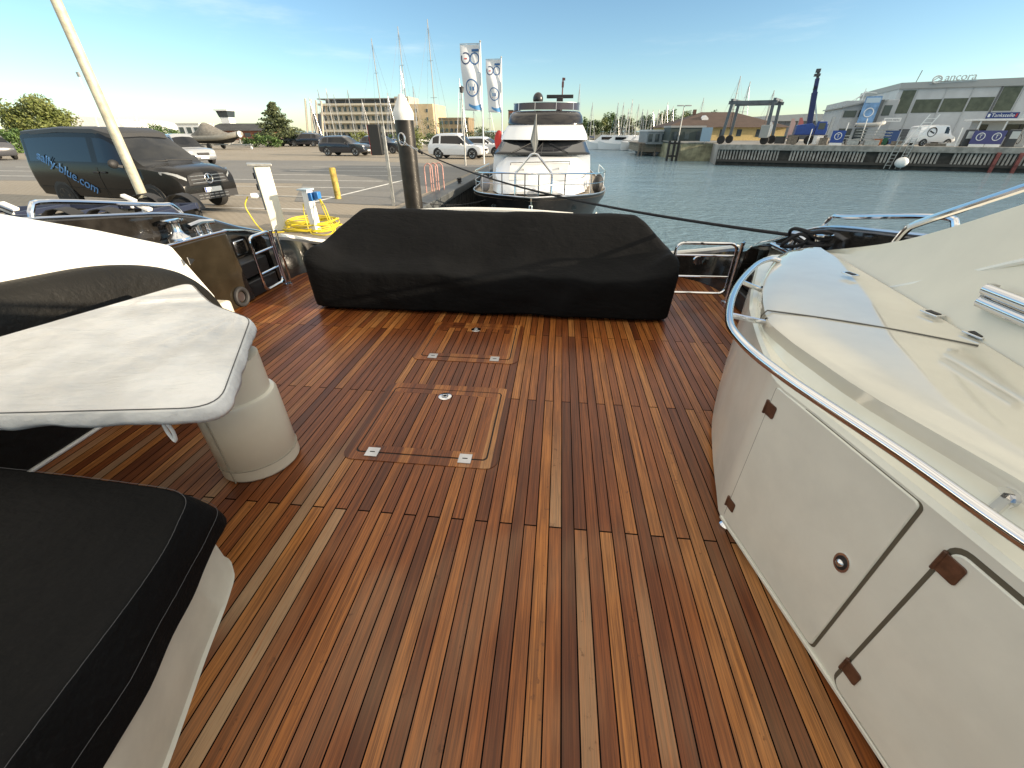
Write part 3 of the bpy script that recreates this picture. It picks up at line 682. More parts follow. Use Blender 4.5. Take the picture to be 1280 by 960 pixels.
# ================================================================ light, sky, camera
SUN_AZ, SUN_EL = R(98), R(12.5)
sd = Vector((math.sin(SUN_AZ)*math.cos(SUN_EL), math.cos(SUN_AZ)*math.cos(SUN_EL), math.sin(SUN_EL)))
L = bpy.data.lights.new('sun', 'SUN'); L.energy = 5.; L.angle = R(.55); L.color = (1., .83, .62)
lo = bpy.data.objects.new('sun', L); COL.objects.link(lo); lo.rotation_euler = (-sd).to_track_quat('-Z', 'Y').to_euler(); lo.location = (60, -10, 40)
w = bpy.data.worlds.new('World'); S.world = w; w.use_nodes = True; nt = w.node_tree; nt.nodes.clear()
sky = nt.nodes.new('ShaderNodeTexSky'); sky.sky_type = 'NISHITA'; sky.sun_disc = False; sky.sun_elevation = SUN_EL; sky.sun_rotation = SUN_AZ
sky.air_density = .85; sky.dust_density = .25; sky.ozone_density = 3.6
bg = nt.nodes.new('ShaderNodeBackground'); bg.inputs[1].default_value = .15
ow = nt.nodes.new('ShaderNodeOutputWorld')
tc_ = nt.nodes.new('ShaderNodeTexCoord'); mp = nt.nodes.new('ShaderNodeMapping'); mp.inputs['Scale'].default_value = (1.2, 2.0, 9.); mp.inputs['Rotation'].default_value = (R(8), R(-6), R(20))
ns = nt.nodes.new('ShaderNodeTexNoise'); ns.inputs['Scale'].default_value = 1.7; ns.inputs['Detail'].default_value = 7; ns.inputs['Roughness'].default_value = .62
mr = nt.nodes.new('ShaderNodeMapRange'); mr.interpolation_type = 'SMOOTHSTEP'
for i, v in enumerate((0, .52, .85, 0., .26)):
    if i: mr.inputs[i].default_value = v
mx = nt.nodes.new('ShaderNodeMix'); mx.data_type = 'RGBA'; mx.inputs[7].default_value = (6.2, 6.4, 6.6, 1)
nt.links.new(tc_.outputs['Generated'], mp.inputs[0]); nt.links.new(mp.outputs[0], ns.inputs['Vector']); nt.links.new(ns.outputs['Fac'], mr.inputs[0])
nt.links.new(mr.outputs[0], mx.inputs[0]); nt.links.new(sky.outputs[0], mx.inputs[6]); tn = nt.nodes.new('ShaderNodeMix'); tn.data_type = 'RGBA'; tn.blend_type = 'MULTIPLY'; tn.inputs[0].default_value = 1.; tn.inputs[7].default_value = (1.06, .99, .84, 1); 
# broken cloud added overhead, out of view, to fill-light the deck, thinning downwards
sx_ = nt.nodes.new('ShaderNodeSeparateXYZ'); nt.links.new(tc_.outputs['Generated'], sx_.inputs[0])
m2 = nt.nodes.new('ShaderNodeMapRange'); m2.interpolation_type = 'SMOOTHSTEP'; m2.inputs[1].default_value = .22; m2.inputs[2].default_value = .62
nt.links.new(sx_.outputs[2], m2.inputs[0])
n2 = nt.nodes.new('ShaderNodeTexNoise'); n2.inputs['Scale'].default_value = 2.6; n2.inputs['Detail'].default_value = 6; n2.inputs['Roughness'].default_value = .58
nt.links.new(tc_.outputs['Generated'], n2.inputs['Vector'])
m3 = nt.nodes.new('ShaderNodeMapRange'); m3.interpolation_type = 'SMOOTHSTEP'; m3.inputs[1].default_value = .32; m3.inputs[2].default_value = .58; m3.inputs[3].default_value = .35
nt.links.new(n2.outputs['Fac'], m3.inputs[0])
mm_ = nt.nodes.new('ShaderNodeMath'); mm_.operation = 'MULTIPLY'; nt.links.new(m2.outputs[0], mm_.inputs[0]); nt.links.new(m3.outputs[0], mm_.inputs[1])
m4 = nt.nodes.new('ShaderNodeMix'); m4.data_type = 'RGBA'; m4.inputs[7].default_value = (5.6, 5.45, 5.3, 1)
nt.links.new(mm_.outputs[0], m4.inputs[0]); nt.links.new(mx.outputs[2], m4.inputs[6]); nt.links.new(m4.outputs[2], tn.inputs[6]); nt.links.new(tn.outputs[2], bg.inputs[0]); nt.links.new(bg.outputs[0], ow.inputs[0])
cam = bpy.data.cameras.new('camera'); cam.lens = 36*FPX/1280; cam.sensor_width = 36; cam.clip_start = .05; cam.clip_end = 6000
co = bpy.data.objects.new('camera', cam); COL.objects.link(co); co.location = (0, 0, EYE); co.rotation_euler = (math.pi/2-PIT, 0, YAW); S.camera = co
S.view_settings.view_transform = 'Standard'; S.view_settings.look = 'None'; S.view_settings.exposure = .75; S.view_settings.gamma = 1
# ================================================================ vehicles
def make_car(name, label, paint, st, wins, screen, rear, wheels, wr, loc, rz, group=None, hw=None, extra=None, pl=True, lights=None):
    root = thing(name, label, 'van' if 'van' in name else 'car', loc, rz, group)
    P = crom([Vector((s[0], s[1], s[2])) for s in st], 5); Q = crom([Vector(s[3:6]) for s in st], 5)
    body, gl = MB(), MB(); rings = []
    for a, b in zip(P, Q):
        x, zb, zs = a; zt, ws, wt = b; h = zs-zb
        half = [(ws*.80, zb), (ws*.95, zb+.05), (ws*.99, zb+.28*h), (ws, zb+.62*h), (ws*.985, zs)]
        for f in (.10, .86): half.append((ws*.985+(wt-ws*.985)*f, zs+(zt-.03-zs)*f))
        c = min(.05, (zt-zs)*.12)
        half += [(wt, zt-.02), (wt*.62, zt+c*.6), (0, zt+c)]
        ring = [Vector((x, y, z)) for y, z in half]+[Vector((x, -y, z)) for y, z in half[-2::-1]]
        rings.append(ring)
    n = len(rings[0]); N = 9
    def cls(i, j):
        xm = (rings[i][0].x+rings[i+1][0].x)/2; jj = j if j < N else 2*N-1-j
        if jj == 5 and any(a < xm < b for a, b in wins): return 1
        if jj in (7, 8) and (screen[0] < xm < screen[1] or rear[0] < xm < rear[1]): return 1
        return 0
    for m_, want in ((body, 0), (gl, 1)):
        vs = [p for r in rings for p in r]; fs = []
        for i in range(len(rings)-1):
            for j in range(n-1):
                if cls(i, j) == want: fs.append((i*n+j, i*n+j+1, (i+1)*n+j+1, (i+1)*n+j))
            if want == 0: fs.append((i*n+n-1, i*n, (i+1)*n, (i+1)*n+n-1))
        if want == 0: fs.append(tuple(range(n))); fs.append(tuple((len(rings)-1)*n+j for j in range(n)))
        m_.add(vs, fs)
    bo = body.build('body', paint, root, 42); g = gl.build('windows', glassd, root, 42)
    for x in wheels:
        for sg in (1, -1):
            hwid = (hw or .88)
            w_ = MB(); w_.lathe([(wr*.62, -.11), (wr*.93, -.11), (wr, -.07), (wr, .07), (wr*.93, .11), (wr*.62, .10)], (x, sg*(hwid-.08), wr), 24, axis='Y')
            wo = w_.build('wheel', tyre, root)
            r_ = MB(); yy = sg*(hwid-.08); r_.lathe([(.02, sg*.085), (wr*.16, sg*.09), (wr*.62, sg*.03), (wr*.66, sg*.10), (wr*.62, sg*.02), (.02, sg*.02)][:1]+[(wr*.62, sg*.05), (wr*.66, sg*.112), (wr*.60, sg*.112), (wr*.56, sg*.06), (.02, sg*.05)], (x, yy, wr), 20, axis='Y')
            for k in range(5):
                a = k*2*math.pi/5+.3; r_.bar((x, yy+sg*.085, wr), (x+wr*.62*math.cos(a), yy+sg*.10, wr+wr*.62*math.sin(a)), .06, .035, (0, 1, 0))
            r_.build('rim', alloy if not extra else M('black_rim', (.04, .04, .042), .3, .6), wo, 40)
            a_ = MB(); po = [(wr*1.20*math.cos(t), wr*1.20*math.sin(t)) for t in [i/18*math.pi*1.16-.25 for i in range(19)]]
            a_.prism([(p, q) for p, q in po], -.02, .015, lambda p, q, c, x=x, sg=sg: (x+p, sg*(hwid-.005)+sg*c, wr+q)); a_.build('wheel_arch', rubber, root, 0)
    L2 = st[-1][0]; Rr = st[0][0]
    if lights:
        hx, hy, hz, tx, ty, tz = lights
        for sg in (1, -1):
            m_ = MB(); m_.ball((hx, sg*hy, hz), .16, 12, 8, .55, 1.1, 1.0); m_.build('headlight', lampw, root, 60)
            m_ = MB(); m_.ball((tx, sg*ty, tz), .14, 10, 8, 1.1, .5, .8); m_.build('tail_light', lampr, root, 60)
            m_ = MB(); m_.ball((wins[-1][1]-.12, sg*((hw or .88)+.10), st[5][2]+.04), .10, 10, 6, .75, .6, 1.); m_.build('door_mirror', rubber if paint != whitecar else whitecar, root, 60)
        m_ = MB(); m_.box((L2-.03, 0, hz-.10), (.10, hy*1.1, .16)); m_.build('grille', rubber, root, 30, .03)
        m_ = MB(); m_.box((L2+.025, 0, hz-.30), (.02, .50, .11)); m_.build('number_plate', plate, root, 0)
        m_ = MB(); m_.box((Rr-.01, 0, tz-.16), (.02, .50, .11)); m_.build('number_plate', plate, root, 0)
    return root
def suv_st(H=1.68, L=4.6):
    k = L/4.54; g = H-1.0
    return [(-2.27*k, .45, .75, .80, .78, .58), (-2.2*k, .32, .92, 1.02, .86, .66), (-2.05*k, .28, .98, 1.0+g*.42, .89, .66), (-1.62*k, .26, 1.0, 1.0+g*.9, .90, .63), (-1.0*k, .25, .99, H-.01, .92, .64),
            (0, .25, .97, H, .92, .64), (.30*k, .25, .96, H-.06, .92, .63), (1.08*k, .25, .95, 1.01, .91, .78), (1.75*k, .26, .90, .95, .90, .76), (2.08*k, .3, .80, .86, .86, .70), (2.22*k, .38, .62, .68, .78, .6), (2.27*k, .42, .55, .58, .7, .5)]
def suv(name, label, paint, px, py, z, y=None, rz=0., H=1.68, L=4.6, group=None):
    v = at_z(px, py, z); k = L/4.54
    return make_car(name, label, paint, suv_st(H, L), [(-1.78*k, -1.22*k), (-1.12*k, -.2*k), (-.1*k, .68*k)], (.38*k, 1.02*k), (-2.12*k, -1.84*k), (-1.38*k, 1.40*k), .36, (v.x, v.y, z), rz, group, .90,
                    lights=(2.05*k, .66, .74, -2.12*k, .70, .92))
CG = 'cars parked in the harbour car park'
suv('parked_car', 'dark hatchback with bright headlights parked in the middle of the car park', darkcar, 434, 194.5, ZC, rz=R(-4), H=1.52, L=4.4, group=CG)
suv('parked_car', 'dark car parked just behind the box on the grey post', darkcar, 480, 191.5, ZC, rz=R(-4), H=1.5, L=4.4, group=CG)
suv('parked_car', 'white SUV side-on behind the flagpoles', whitecar, 574, 198, ZC, rz=R(-8), H=1.72, L=4.7, group=CG)
suv('parked_car', 'white low car behind the white SUV, nearest to the red panel', whitecar, 606, 195.5, ZC, rz=R(-14), H=1.45, L=4.5, group=CG)
suv('parked_car', 'silver estate at the left of the three distant cars by the hedge', silvercar, 369, 182.5, ZC, rz=R(172), H=1.52, L=4.6, group=CG)
suv('parked_car', 'dark estate in the middle of the three distant cars by the hedge', darkcar, 385, 183, ZC, rz=R(178), H=1.62, L=4.8, group=CG)
suv('parked_car', 'dark car at the right of the three distant cars by the hedge', greycar, 400, 182.5, ZC, rz=R(4), H=1.46, L=4.6, group=CG)
suv('parked_car', 'silver SUV showing its front beyond the black van', silvercar, 236, 205, ZC, rz=R(-24), H=1.72, L=4.7, group=CG)
suv('parked_car', 'dark grey SUV cut off at the left picture edge', greycar, -8, 199.5, ZC, rz=R(160), H=1.7, L=4.8, group=CG)

# --- the black camper van
vst = [(-2.66, .50, .80, .90, .84, .80), (-2.62, .40, 1.10, 1.30, .93, .84), (-2.56, .36, 1.14, 1.72, .955, .82), (-2.42, .34, 1.16, 1.88, .965, .80), (-1.2, .33, 1.17, 1.93, .97, .80), (.2, .33, 1.16, 1.92, .97, .80),
       (.62, .33, 1.15, 1.86, .97, .79), (1.10, .33, 1.13, 1.56, .965, .80), (1.62, .33, 1.10, 1.19, .955, .84), (2.05, .34, 1.06, 1.15, .945, .80), (2.40, .36, .99, 1.08, .92, .74), (2.58, .38, .86, .96, .86, .68), (2.66, .40, .70, .78, .80, .62)]
v = at_z(196, 263, ZC)
VX, VY, VR = -12.2, 11.9, R(-10)
van = make_car('camper_van', 'black camper van with blue lettering on its side parked on the quay', vanpaint, vst, [(-2.40, -1.25), (-1.22, .02), (.16, 1.02)], (.70, 1.58), (-2.6, -2.5), (-1.62, 1.72), .345, (VX, VY, ZC), VR, None, .955, extra=True)
m = MB(); rr = []
for x, z, wv in ((-2.58, 1.86, .70), (-2.5, 1.93, .80), (-1., 2.01, .82), (.3, 1.99, .81), (.72, 1.90, .78), (.80, 1.86, .72)):
    rr.append([(x, wv, z-.10), (x, wv*.98, z-.01), (x, wv*.8, z+.03), (x, -wv*.8, z+.03), (x, -wv*.98, z-.01), (x, -wv, z-.10)])
m.loft([[Vector(p) for p in q] for q in rr], True); m.build('pop_up_roof', M('matt_black_roof', (.03, .031, .033), .5), van, 40)
m = MB(); m.prism([(-.62, -.14), (.62, -.14), (.56, .10), (.30, .16), (-.30, .16), (-.56, .10)], 0, .05, lambda a, b, c: (2.60+c-.16*b, a*1., .84+b)); go = m.build('grille', rubber, van, 30, .02)
m = MB()
for k in (-.08, 0., .08): m.box((2.655-.16*k, 0, .84+k), (.02, 1.05-.3*abs(k+.02), .018))
m.build('grille_bar', steeld, go, 0)
m = MB(); ec = (2.67, 0, .84); m.tube([(ec[0], .115*math.cos(a), ec[2]+.115*math.sin(a)) for a in [i/24*2*math.pi for i in range(24)]], .012, 8, True)
for k in range(3):
    a = R(90+120*k); m.tube([ec, (ec[0], .112*math.cos(a), ec[2]+.112*math.sin(a))], [.022, .006], 6)
m.build('emblem', steel, go)
for sg in (1, -1):
    m = MB(); m.loft([[Vector((x, sg*y, z+d)) for d in (-t, t)]+[Vector((x-.06, sg*(y-.02), z-t*.6)), Vector((x-.06, sg*(y-.02), z+t*.6))] for x, y, z, t in ((2.645, .62, .86, .03), (2.58, .76, .90, .085), (2.42, .885, .96, .08), (2.2, .935, 1.02, .03))], True)
    m.build('headlight', M('van_headlight', (.55, .58, .6), .08, .3, coat=1.), van, 40)
    m = MB(); m.ball((1.02, sg*1.12, 1.22), .13, 12, 8, .8, .55, 1.); m.bar((1.05, sg*.96, 1.15), (1.03, sg*1.06, 1.18), .08, .06); m.build('door_mirror', rubber, van, 50)
    m = MB(); m.box((-2.62, sg*.80, 1.15), (.10, .14, .55)); m.build('tail_light', lampr, van, 30, .03)
    for xx in (.02, .30):
        m = MB(); m.box((xx, sg*.985, 1.0), (.20, .03, .045)); m.build('door_handle', rubber, van, 30, .012)
    m = MB()
    for xx in (-1.24, .09, 1.10): m.bx(xx-.004, xx+.004, sg*.968, sg*.974, .42, 1.12)
    m.bx(-2.45, 2.2, sg*.966, sg*.973, .60, .606); m.build('door_gap', darkgap, van, 0)
m = MB(); m.bx(2.50, 2.67, -.78, .78, .34, .52); m.k = 1
for k in range(6):
    for q in (0, 1): m.box((2.675, -.40+k*.16, .39+q*.07), (.012, .12, .018))
m.build('lower_bumper', [M('bumper_black', (.03, .03, .032), .5), steeld], van, 30, .0)
m = MB(); m.box((2.70, 0, .575), (.02, .52, .115)); pn = m.build('number_plate', plate, van, 0)
m = MB(); m.box((2.712, -.235, .575), (.004, .04, .11)); m.build('country_band', blue, pn, 0)
bt = M('blue_lettering', (.07, .22, .50), .5)
side = text_mesh('lettering', 'sally-blue.com', bt, van, .37, (-1.10, -.985, .98), (R(90), R(26), 0), .004, shear=.25, sx=.92)
m = MB()
for k in range(9):
    a = k*2.4; l = .10+.10*rnd.random(); m.prism([(0, -.025), (l, -.008), (l*1.1, .012), (0, .025)], 0, .006, lambda p, q, c, a=a: (1.98+p*math.cos(a)-q*math.sin(a), .18+p*math.sin(a)+q*math.cos(a), 1.12-.13*(p*math.cos(a)-q*math.sin(a))+c))
m.build('splash_emblem', bt, van, 0)
m = MB(); m.bar((1.56, .62, 1.235), (1.50, -.1, 1.275), .018); m.bar((1.56, -.10, 1.25), (1.46, -.72, 1.26), .018); m.build('wiper', rubber, van, 0)

# --- boat trailer between van and yacht
tv = Vector((-9.35, 8.1, ZC))
tr = thing('boat_trailer', 'blue boat trailer with black mudguards standing empty on the quay beside the van', 'trailer', tv, R(186))
m = MB()
for yy in (-.75, .75): m.bar((-1.4, yy, .52), (1.5, yy, .52), .08, .12)
for xx in (-1.35, -1.0, .3, 1.45): m.bar((xx, -.75, .52), (xx, .75, .52), .08, .10)
m.bar((1.5, -.75, .52), (3.0, 0, .5), .08, .1); m.bar((1.5, .75, .52), (3.0, 0, .5), .08, .1); m.build('frame', trailb, tr, 30, .01)
for xx in (-.9, -.1):
    for sg in (1, -1):
        m = MB(); m.lathe([(.08, -.1), (.29, -.1), (.33, -.06), (.33, .06), (.29, .1), (.08, .1)], (xx, sg*1.0, .33), 20, axis='Y'); wo = m.build('wheel', tyre, tr)
        m = MB(); m.lathe([(.01, -.06), (.19, -.06), (.19, sg*.08), (.08, sg*.11), (.01, sg*.11)], (xx, sg*1.0, .33), 16, axis='Y'); m.build('rim', galv, wo)
        m = MB(); rr = []
        for k in range(9):
            a = R(10+20*k); rr.append([Vector((xx+q*math.cos(a), sg*1.0+w_, .33+q*math.sin(a))) for q, w_ in ((.40, -.13), (.40, .13), (.415, .13), (.415, -.13))])
        m.loft(rr, True); m.build('mudguard', rubber, tr, 40)
for xx, yy in ((-1.3, .6), (-.1, -.55), (1.35, .55)):
    m = MB(); m.bar((xx, yy, .5), (xx, yy, .66), .05); m.bar((xx-.13, yy, .64), (xx+.10, yy, .76), .12, .06); m.build('support_pad', white, tr, 30, .01)

# --- covered inflatable on its trailer
rv = at_z(277, 186.5, ZC)
rt = thing('boat_trailer', 'galvanised trailer carrying the covered inflatable boat', 'trailer', rv, R(-6))
m = MB(); m.bar((-2.6, 0, .5), (4.6, 0, .5), .12, .12); m.bar((-2.2, -.8, .5), (-2.2, .8, .5), .1); m.bar((-.6, -.9, .5), (-.6, .9, .5), .1); m.bar((1.6, -.5, .5), (1.6, .5, .7), .1); m.bar((3.0, 0, .5), (3.0, 0, 1.1), .1); m.build('frame', galv, rt, 30)
for sg in (1, -1):
    m = MB(); m.lathe([(.05, -.1), (.29, -.1), (.33, 0), (.29, .1), (.05, .1)], (-.6, sg*1.05, .33), 18, axis='Y'); m.build('wheel', tyre, rt)
m = MB(); m.lathe([(.02, -.06), (.14, -.06), (.16, 0), (.14, .06), (.02, .06)], (4.3, 0, .16), 14, axis='Y'); m.bar((4.3, 0, .2), (4.3, 0, .6), .06); m.build('jockey_wheel', white, rt)
rb = thing('inflatable_boat', 'grey inflatable boat with a peaked grey cover on a trailer in the car park', 'boat', rv+Vector((0, 0, .62)), R(-6))
m = MB(); tp_ = crom([Vector(p) for p in ((-3.2, .95, .55), (-1, 1.0, .55), (1.2, .95, .62), (2.6, .6, .85), (3.3, 0, 1.0), (2.6, -.6, .85), (1.2, -.95, .62), (-1, -1.0, .55), (-3.2, -.95, .55))], 4)
m.tube(tp_, .28, 12); m.build('tube', M('inflatable_grey', (.26, .25, .22), .6, var=.1), rb, 50)
m = MB(); m.loft([[Vector(p) for p in ((x, -w_, z1), (x, 0, z0), (x, w_, z1))] for x, w_, z0, z1 in ((-3.1, .9, .0, .45), (0, .95, -.05, .45), (2.0, .75, .1, .6), (3.1, .1, .7, .9))], False, ring_closed=False); m.build('keel', rubber, rb)
m = MB(); rr = []
for x, w_, z in ((-3.6, .9, .75), (-2.9, 1.1, 1.0), (-1.9, 1.15, 1.6), (-1.3, 1.15, 2.15), (-.7, 1.15, 1.95), (.6, 1.15, 1.3), (1.6, 1.0, 1.05), (2.1, .8, .98)):
    rr.append([Vector((x+.06*math.sin(k*2.1), w_*math.cos(a), .55+(z-.55)*max(0, math.sin(a))**.9+.02*math.sin(k*3.))) for k, a in enumerate([i/12*math.pi for i in range(13)])])
m.loft(rr, True); m.build('boat_cover', mat_cloth('cover_grey', (.20, .19, .17), .6), rb, 50)
m = MB(); m.lathe([(.01, -.05), (.30, -.05), (.33, .0), (.30, .05), (.01, .05)], (3.45, -.25, .95), 16, axis='X'); m.build('bow_fender', white, rb)
for nm, lab, px, py, hh in (): pass

# ================================================================ quay furniture
def post(name, label, cat, loc, parts, group=None, rz=0.):
    t = thing(name, label, cat, loc, rz, group)
    for pn_, mb, mt, bev in parts: mb.build(pn_, mt, t, 35, bev)
    return t
pv = Vector((-9.75, 9.45, ZC))
post('lamp_post', 'tall pale galvanised pole at the left, rising out of the picture beside the van', 'pole', pv, [('pole', MB().tube([(0, 0, 0), (0, 0, 7.5)], [.105, .075], 16), M('pale_pole', (.50, .47, .36), .6, .2, var=.2, vs=6.), 0), ('base', MB().lathe([(.001, 0), (.16, 0), (.16, .04), (.11, .1), (.001, .1)], (0, 0, 0), 16), galv, 0), ('lamp', MB().box((.5, 0, 7.5), (1.1, .25, .12)), galv, .03)])
pv = at_z(350, 287, ZC); H = 1.30
body = MB(); body.prism([(-.15, -.16), (.15, -.16), (.15, .16), (-.15, .16)], 0, H, lambda a, b, c: (a, b, c))
cap = MB(); cap.prism([(-.27, -.20), (.20, -.20), (.20, .20), (-.27, .20)], H, H+.045, lambda a, b, c: (a, b, c+(.02 if a < 0 else 0)))
pan = MB(); pan.bx(-.178, -.15, -.13, .13, .45, H-.03); soc = []
ped2 = post('power_pedestal', 'tall cream power pedestal with grey socket panel on the quay', 'pedestal', pv, [('body', body, M('pedestal_cream', (.72, .70, .60), .45, var=.05), .015), ('cap', cap, galv, .01), ('socket_panel', pan, M('panel_grey', (.16, .17, .18), .5), .005)], rz=R(34))
for z in (H-.18, H-.40):
    m = MB(); m.lathe([(.01, -.02), (.06, -.02), (.065, .03), (.04, .05), (.01, .05)], (-.19, .0, z), 14, axis='X'); m.build('socket', rubber, ped2)
m = MB(); m.lathe([(.01, -.1), (.05, -.1), (.06, .05), (.03, .1), (.01, .1)], (-.27, -.03, H-.56), 12, axis='X'); m.build('plug', white, ped2)
cbl = MB(); cbl.tube([pv+Vector(q) for q in ((-.38, -.22, .72), (-.46, -.28, .55), (-.40, -.3, .35), (-.25, -.35, .12), (-.05, -.40, .02), (.3, -.3, .02))], .013, 8, smooth=5); tag(cbl.build('power_cable', yellow, None), 'yellow cable hanging from the tall power pedestal', 'cable')
bv = at_z(396, 290, ZC)
tapm = MB(); tapm.prism([(-.07, -.09), (.07, -.09), (.07, .09), (-.07, .09)], 0, .86, lambda a, b, c: (a, b, c))
tap = post('water_pedestal', 'short white water pedestal with blue hose holder on the quay', 'pedestal', bv, [('body', tapm, white, .01), ('cap', MB().box((-.03, 0, .875), (.26, .24, .03)), M('cap_pale_blue', (.45, .55, .62), .5), .006), ('hose_holder', MB().bx(.07, .16, -.09, .09, .66, .82).bx(.20, .30, -.06, .06, .70, .84).bx(.15, .21, -.02, .02, .74, .78), M('blue_plastic', (.03, .17, .45), .4), .012)], rz=R(-10))
hs = MB(); hc = bv+Vector((-.25, .35, 0))
for k in range(9):
    r_ = .42+.10*rnd.random(); ox, oy = rnd.uniform(-.06, .06), rnd.uniform(-.06, .06); z = .02+.026*k*(.8+.3*rnd.random())
    hs.tube([hc+Vector((ox+1.25*r_*math.cos(a), oy+r_*math.sin(a), z+.02*math.sin(3*a+k))) for a in [i/22*2*math.pi for i in range(22)]], .014, 6, True)
for dx in (0, .05): hs.tube([bv+Vector(q) for q in ((.24, 0, .72), (.30+dx, -.05, .55), (.42+dx, -.16, .30), (.55+dx, -.28, .10), (.45, -.40, .03), (.1, -.35, .03), (-.15, .0, .05))], .013, 6, smooth=4)
hs.tube([bv+Vector(q) for q in ((-.12, -.06, .60), (-.14, -.08, .4), (-.12, -.10, .2), (-.10, -.12, .05), (-.1, .1, .05))], .012, 6, smooth=4)
tag(hs.build('garden_hose', yellow, None), 'yellow hose coiled on the quay around the short water pedestal', 'hose')
bo_ = at_z(423, 248.5, ZC)
post('bollard', 'rusty yellow steel bollard standing in the car park', 'bollard', bo_, [('post', MB().lathe([(.001, 0), (.10, 0), (.10, .90), (.08, .93), (.001, .93)], (0, 0, 0), 16), M('faded_yellow', (.40, .29, .06), .7, var=.5, vs=6.), 0)])
sv = at_z(490, 257, ZC)
post('sign_post', 'grey post carrying a thick black box with a red edge, left of the mooring pile', 'sign', sv, [('post', MB().box((.06, 0, 1.02), (.09, .07, 2.04)), galv, .006), ('box', MB().box((-.16, -.08, 1.72), (.30, .22, .74)), M('black_box', (.02, .02, .02), .45), .012), ('red_edge', MB().box((-.32, -.06, 1.72), (.03, .18, .72)), red, .004)], rz=R(6))
mp_ = Vector((-3.63, 10.75, ZW-.6))
pile = post('mooring_pile', 'thick black steel mooring pile with a white pointed cap', 'pile', mp_, [('pile', MB().lathe([(.001, -1), (.215, -1), (.215, 4.42), (.001, 4.42)], (0, 0, 0), 28), M('pile_black', (.030, .026, .022), .35, .3, var=.4, vs=3.), 0),
     ('cap', MB().lathe([(.001, 4.40), (.225, 4.40), (.23, 4.54), (.205, 4.60), (.06, 4.88), (.001, 4.90)], (0, 0, 0), 28), M('cap_white', (.74, .73, .70), .6, var=.1), 0),
     ('ring_bracket', MB().tube([(-.02+.07*math.cos(a), -.24, 4.03+.12*math.sin(a)) for a in [i/14*2*math.pi for i in range(14)]], .02, 8, True), steeld, 0)])
ch = MB(); p0 = mp_+Vector((.0, -.26, 3.97)); p1 = mp_+Vector((.42, -.42, 3.80))
for k in range(7):
    c = p0.lerp(p1, k/6); d = (p1-p0).normalized(); u = Vector((0, 0, 1)) if k % 2 else d.cross(Vector((0, 0, 1))).normalized()
    ch.tube([c+d*.045*math.cos(a)+u*.022*math.sin(a) for a in [i/10*2*math.pi for i in range(10)]], .009, 6, True)
tag(ch.build('chain', steeld, None), 'short galvanised chain hooked to the black mooring pile', 'chain')
rope = M('black_rope', (.015, .015, .017), .85, bump=.6, bs=120.)
re_ = Vector((1.98, 3.72, .86)); ml = MB(); pts = []
for i in range(25):
    f = i/24; q = p1.lerp(re_, f); pts.append(q+Vector((0, 0, -.34*4*f*(1-f)*.55)))
ml.tube(pts, .014, 8); ml.ball(p1, .04, 8, 6); ml.ball(p1+Vector((.06, -.03, -.03)), .035, 8, 6)
tag(ml.build('mooring_rope', rope, None), 'long black mooring rope from the pile to the cleat on the right bulwark', 'rope')
rc = MB(); cc = Vector((mir(-3.36), 3.55, .80))
cc = Vector((mir(-3.45), 3.52, .76))
rc.tube([cc+Vector(((.066+.012*math.sin(a*.37))*math.cos(a), (.066+.012*math.sin(a*.37))*math.sin(a), .05+.0052*a+.012*math.sin(a*1.7))) for a in [i*.35 for i in range(70)]], .014, 7)
rc.tube([cc+Vector(q) for q in ((-.07, .02, .12), (-.13, .06, .14), (-.20, .10, .06), (-.17, .16, .02), (-.08, .14, .03), (-.05, .06, .08))], .014, 7, True, smooth=5)
rc.tube([cc+Vector(q) for q in ((-.06, .0, .16), (-.15, .12, .17), (-.12, .20, .10), (-.02, .12, .05))], .014, 7, smooth=5)
tag(rc.build('rope_coil', rope, None), 'knotted black rope wound round the right-hand bitt', 'rope')
hv = at_z(540, 241, ZC)
m = MB()
for k in range(3): m.tube([(k*.13, k*.25, 0), (k*.13, k*.25, .75), (k*.13+.03, k*.25, .88), (k*.13+.14, k*.25, .95), (k*.13+.25, k*.25, .88), (k*.13+.28, k*.25, .75), (k*.13+.28, k*.25, 0)], .022, 8, smooth=3)
hp_ = thing('ladder_handrail', 'faded red and white hoop handrail at the quay edge', 'handrail', hv+Vector((-.2, 0, 0))); m.build('hoops', M('faded_red', (.50, .28, .24), .6, var=.3, vs=9.), hp_)
for lab, (x, y) in (('small black mooring ring with rope on the coping beside the mooring pile', (-4.2, 12.9)), ('small black cleat on the quay coping near the moored yacht', (-4.2, 18.6))):
    t = thing('quay_cleat', lab, 'cleat', (x, y, ZC+.06)); m = MB(); m.lathe([(.001, 0), (.07, 0), (.05, .12), (.09, .16), (.09, .2), (.001, .22)], (0, 0, 0), 14); m.tube([(.09*math.cos(a), .09*math.sin(a), .06+.01*a) for a in [i*.6 for i in range(24)]], .022, 6); m.build('horn', rubber, t)
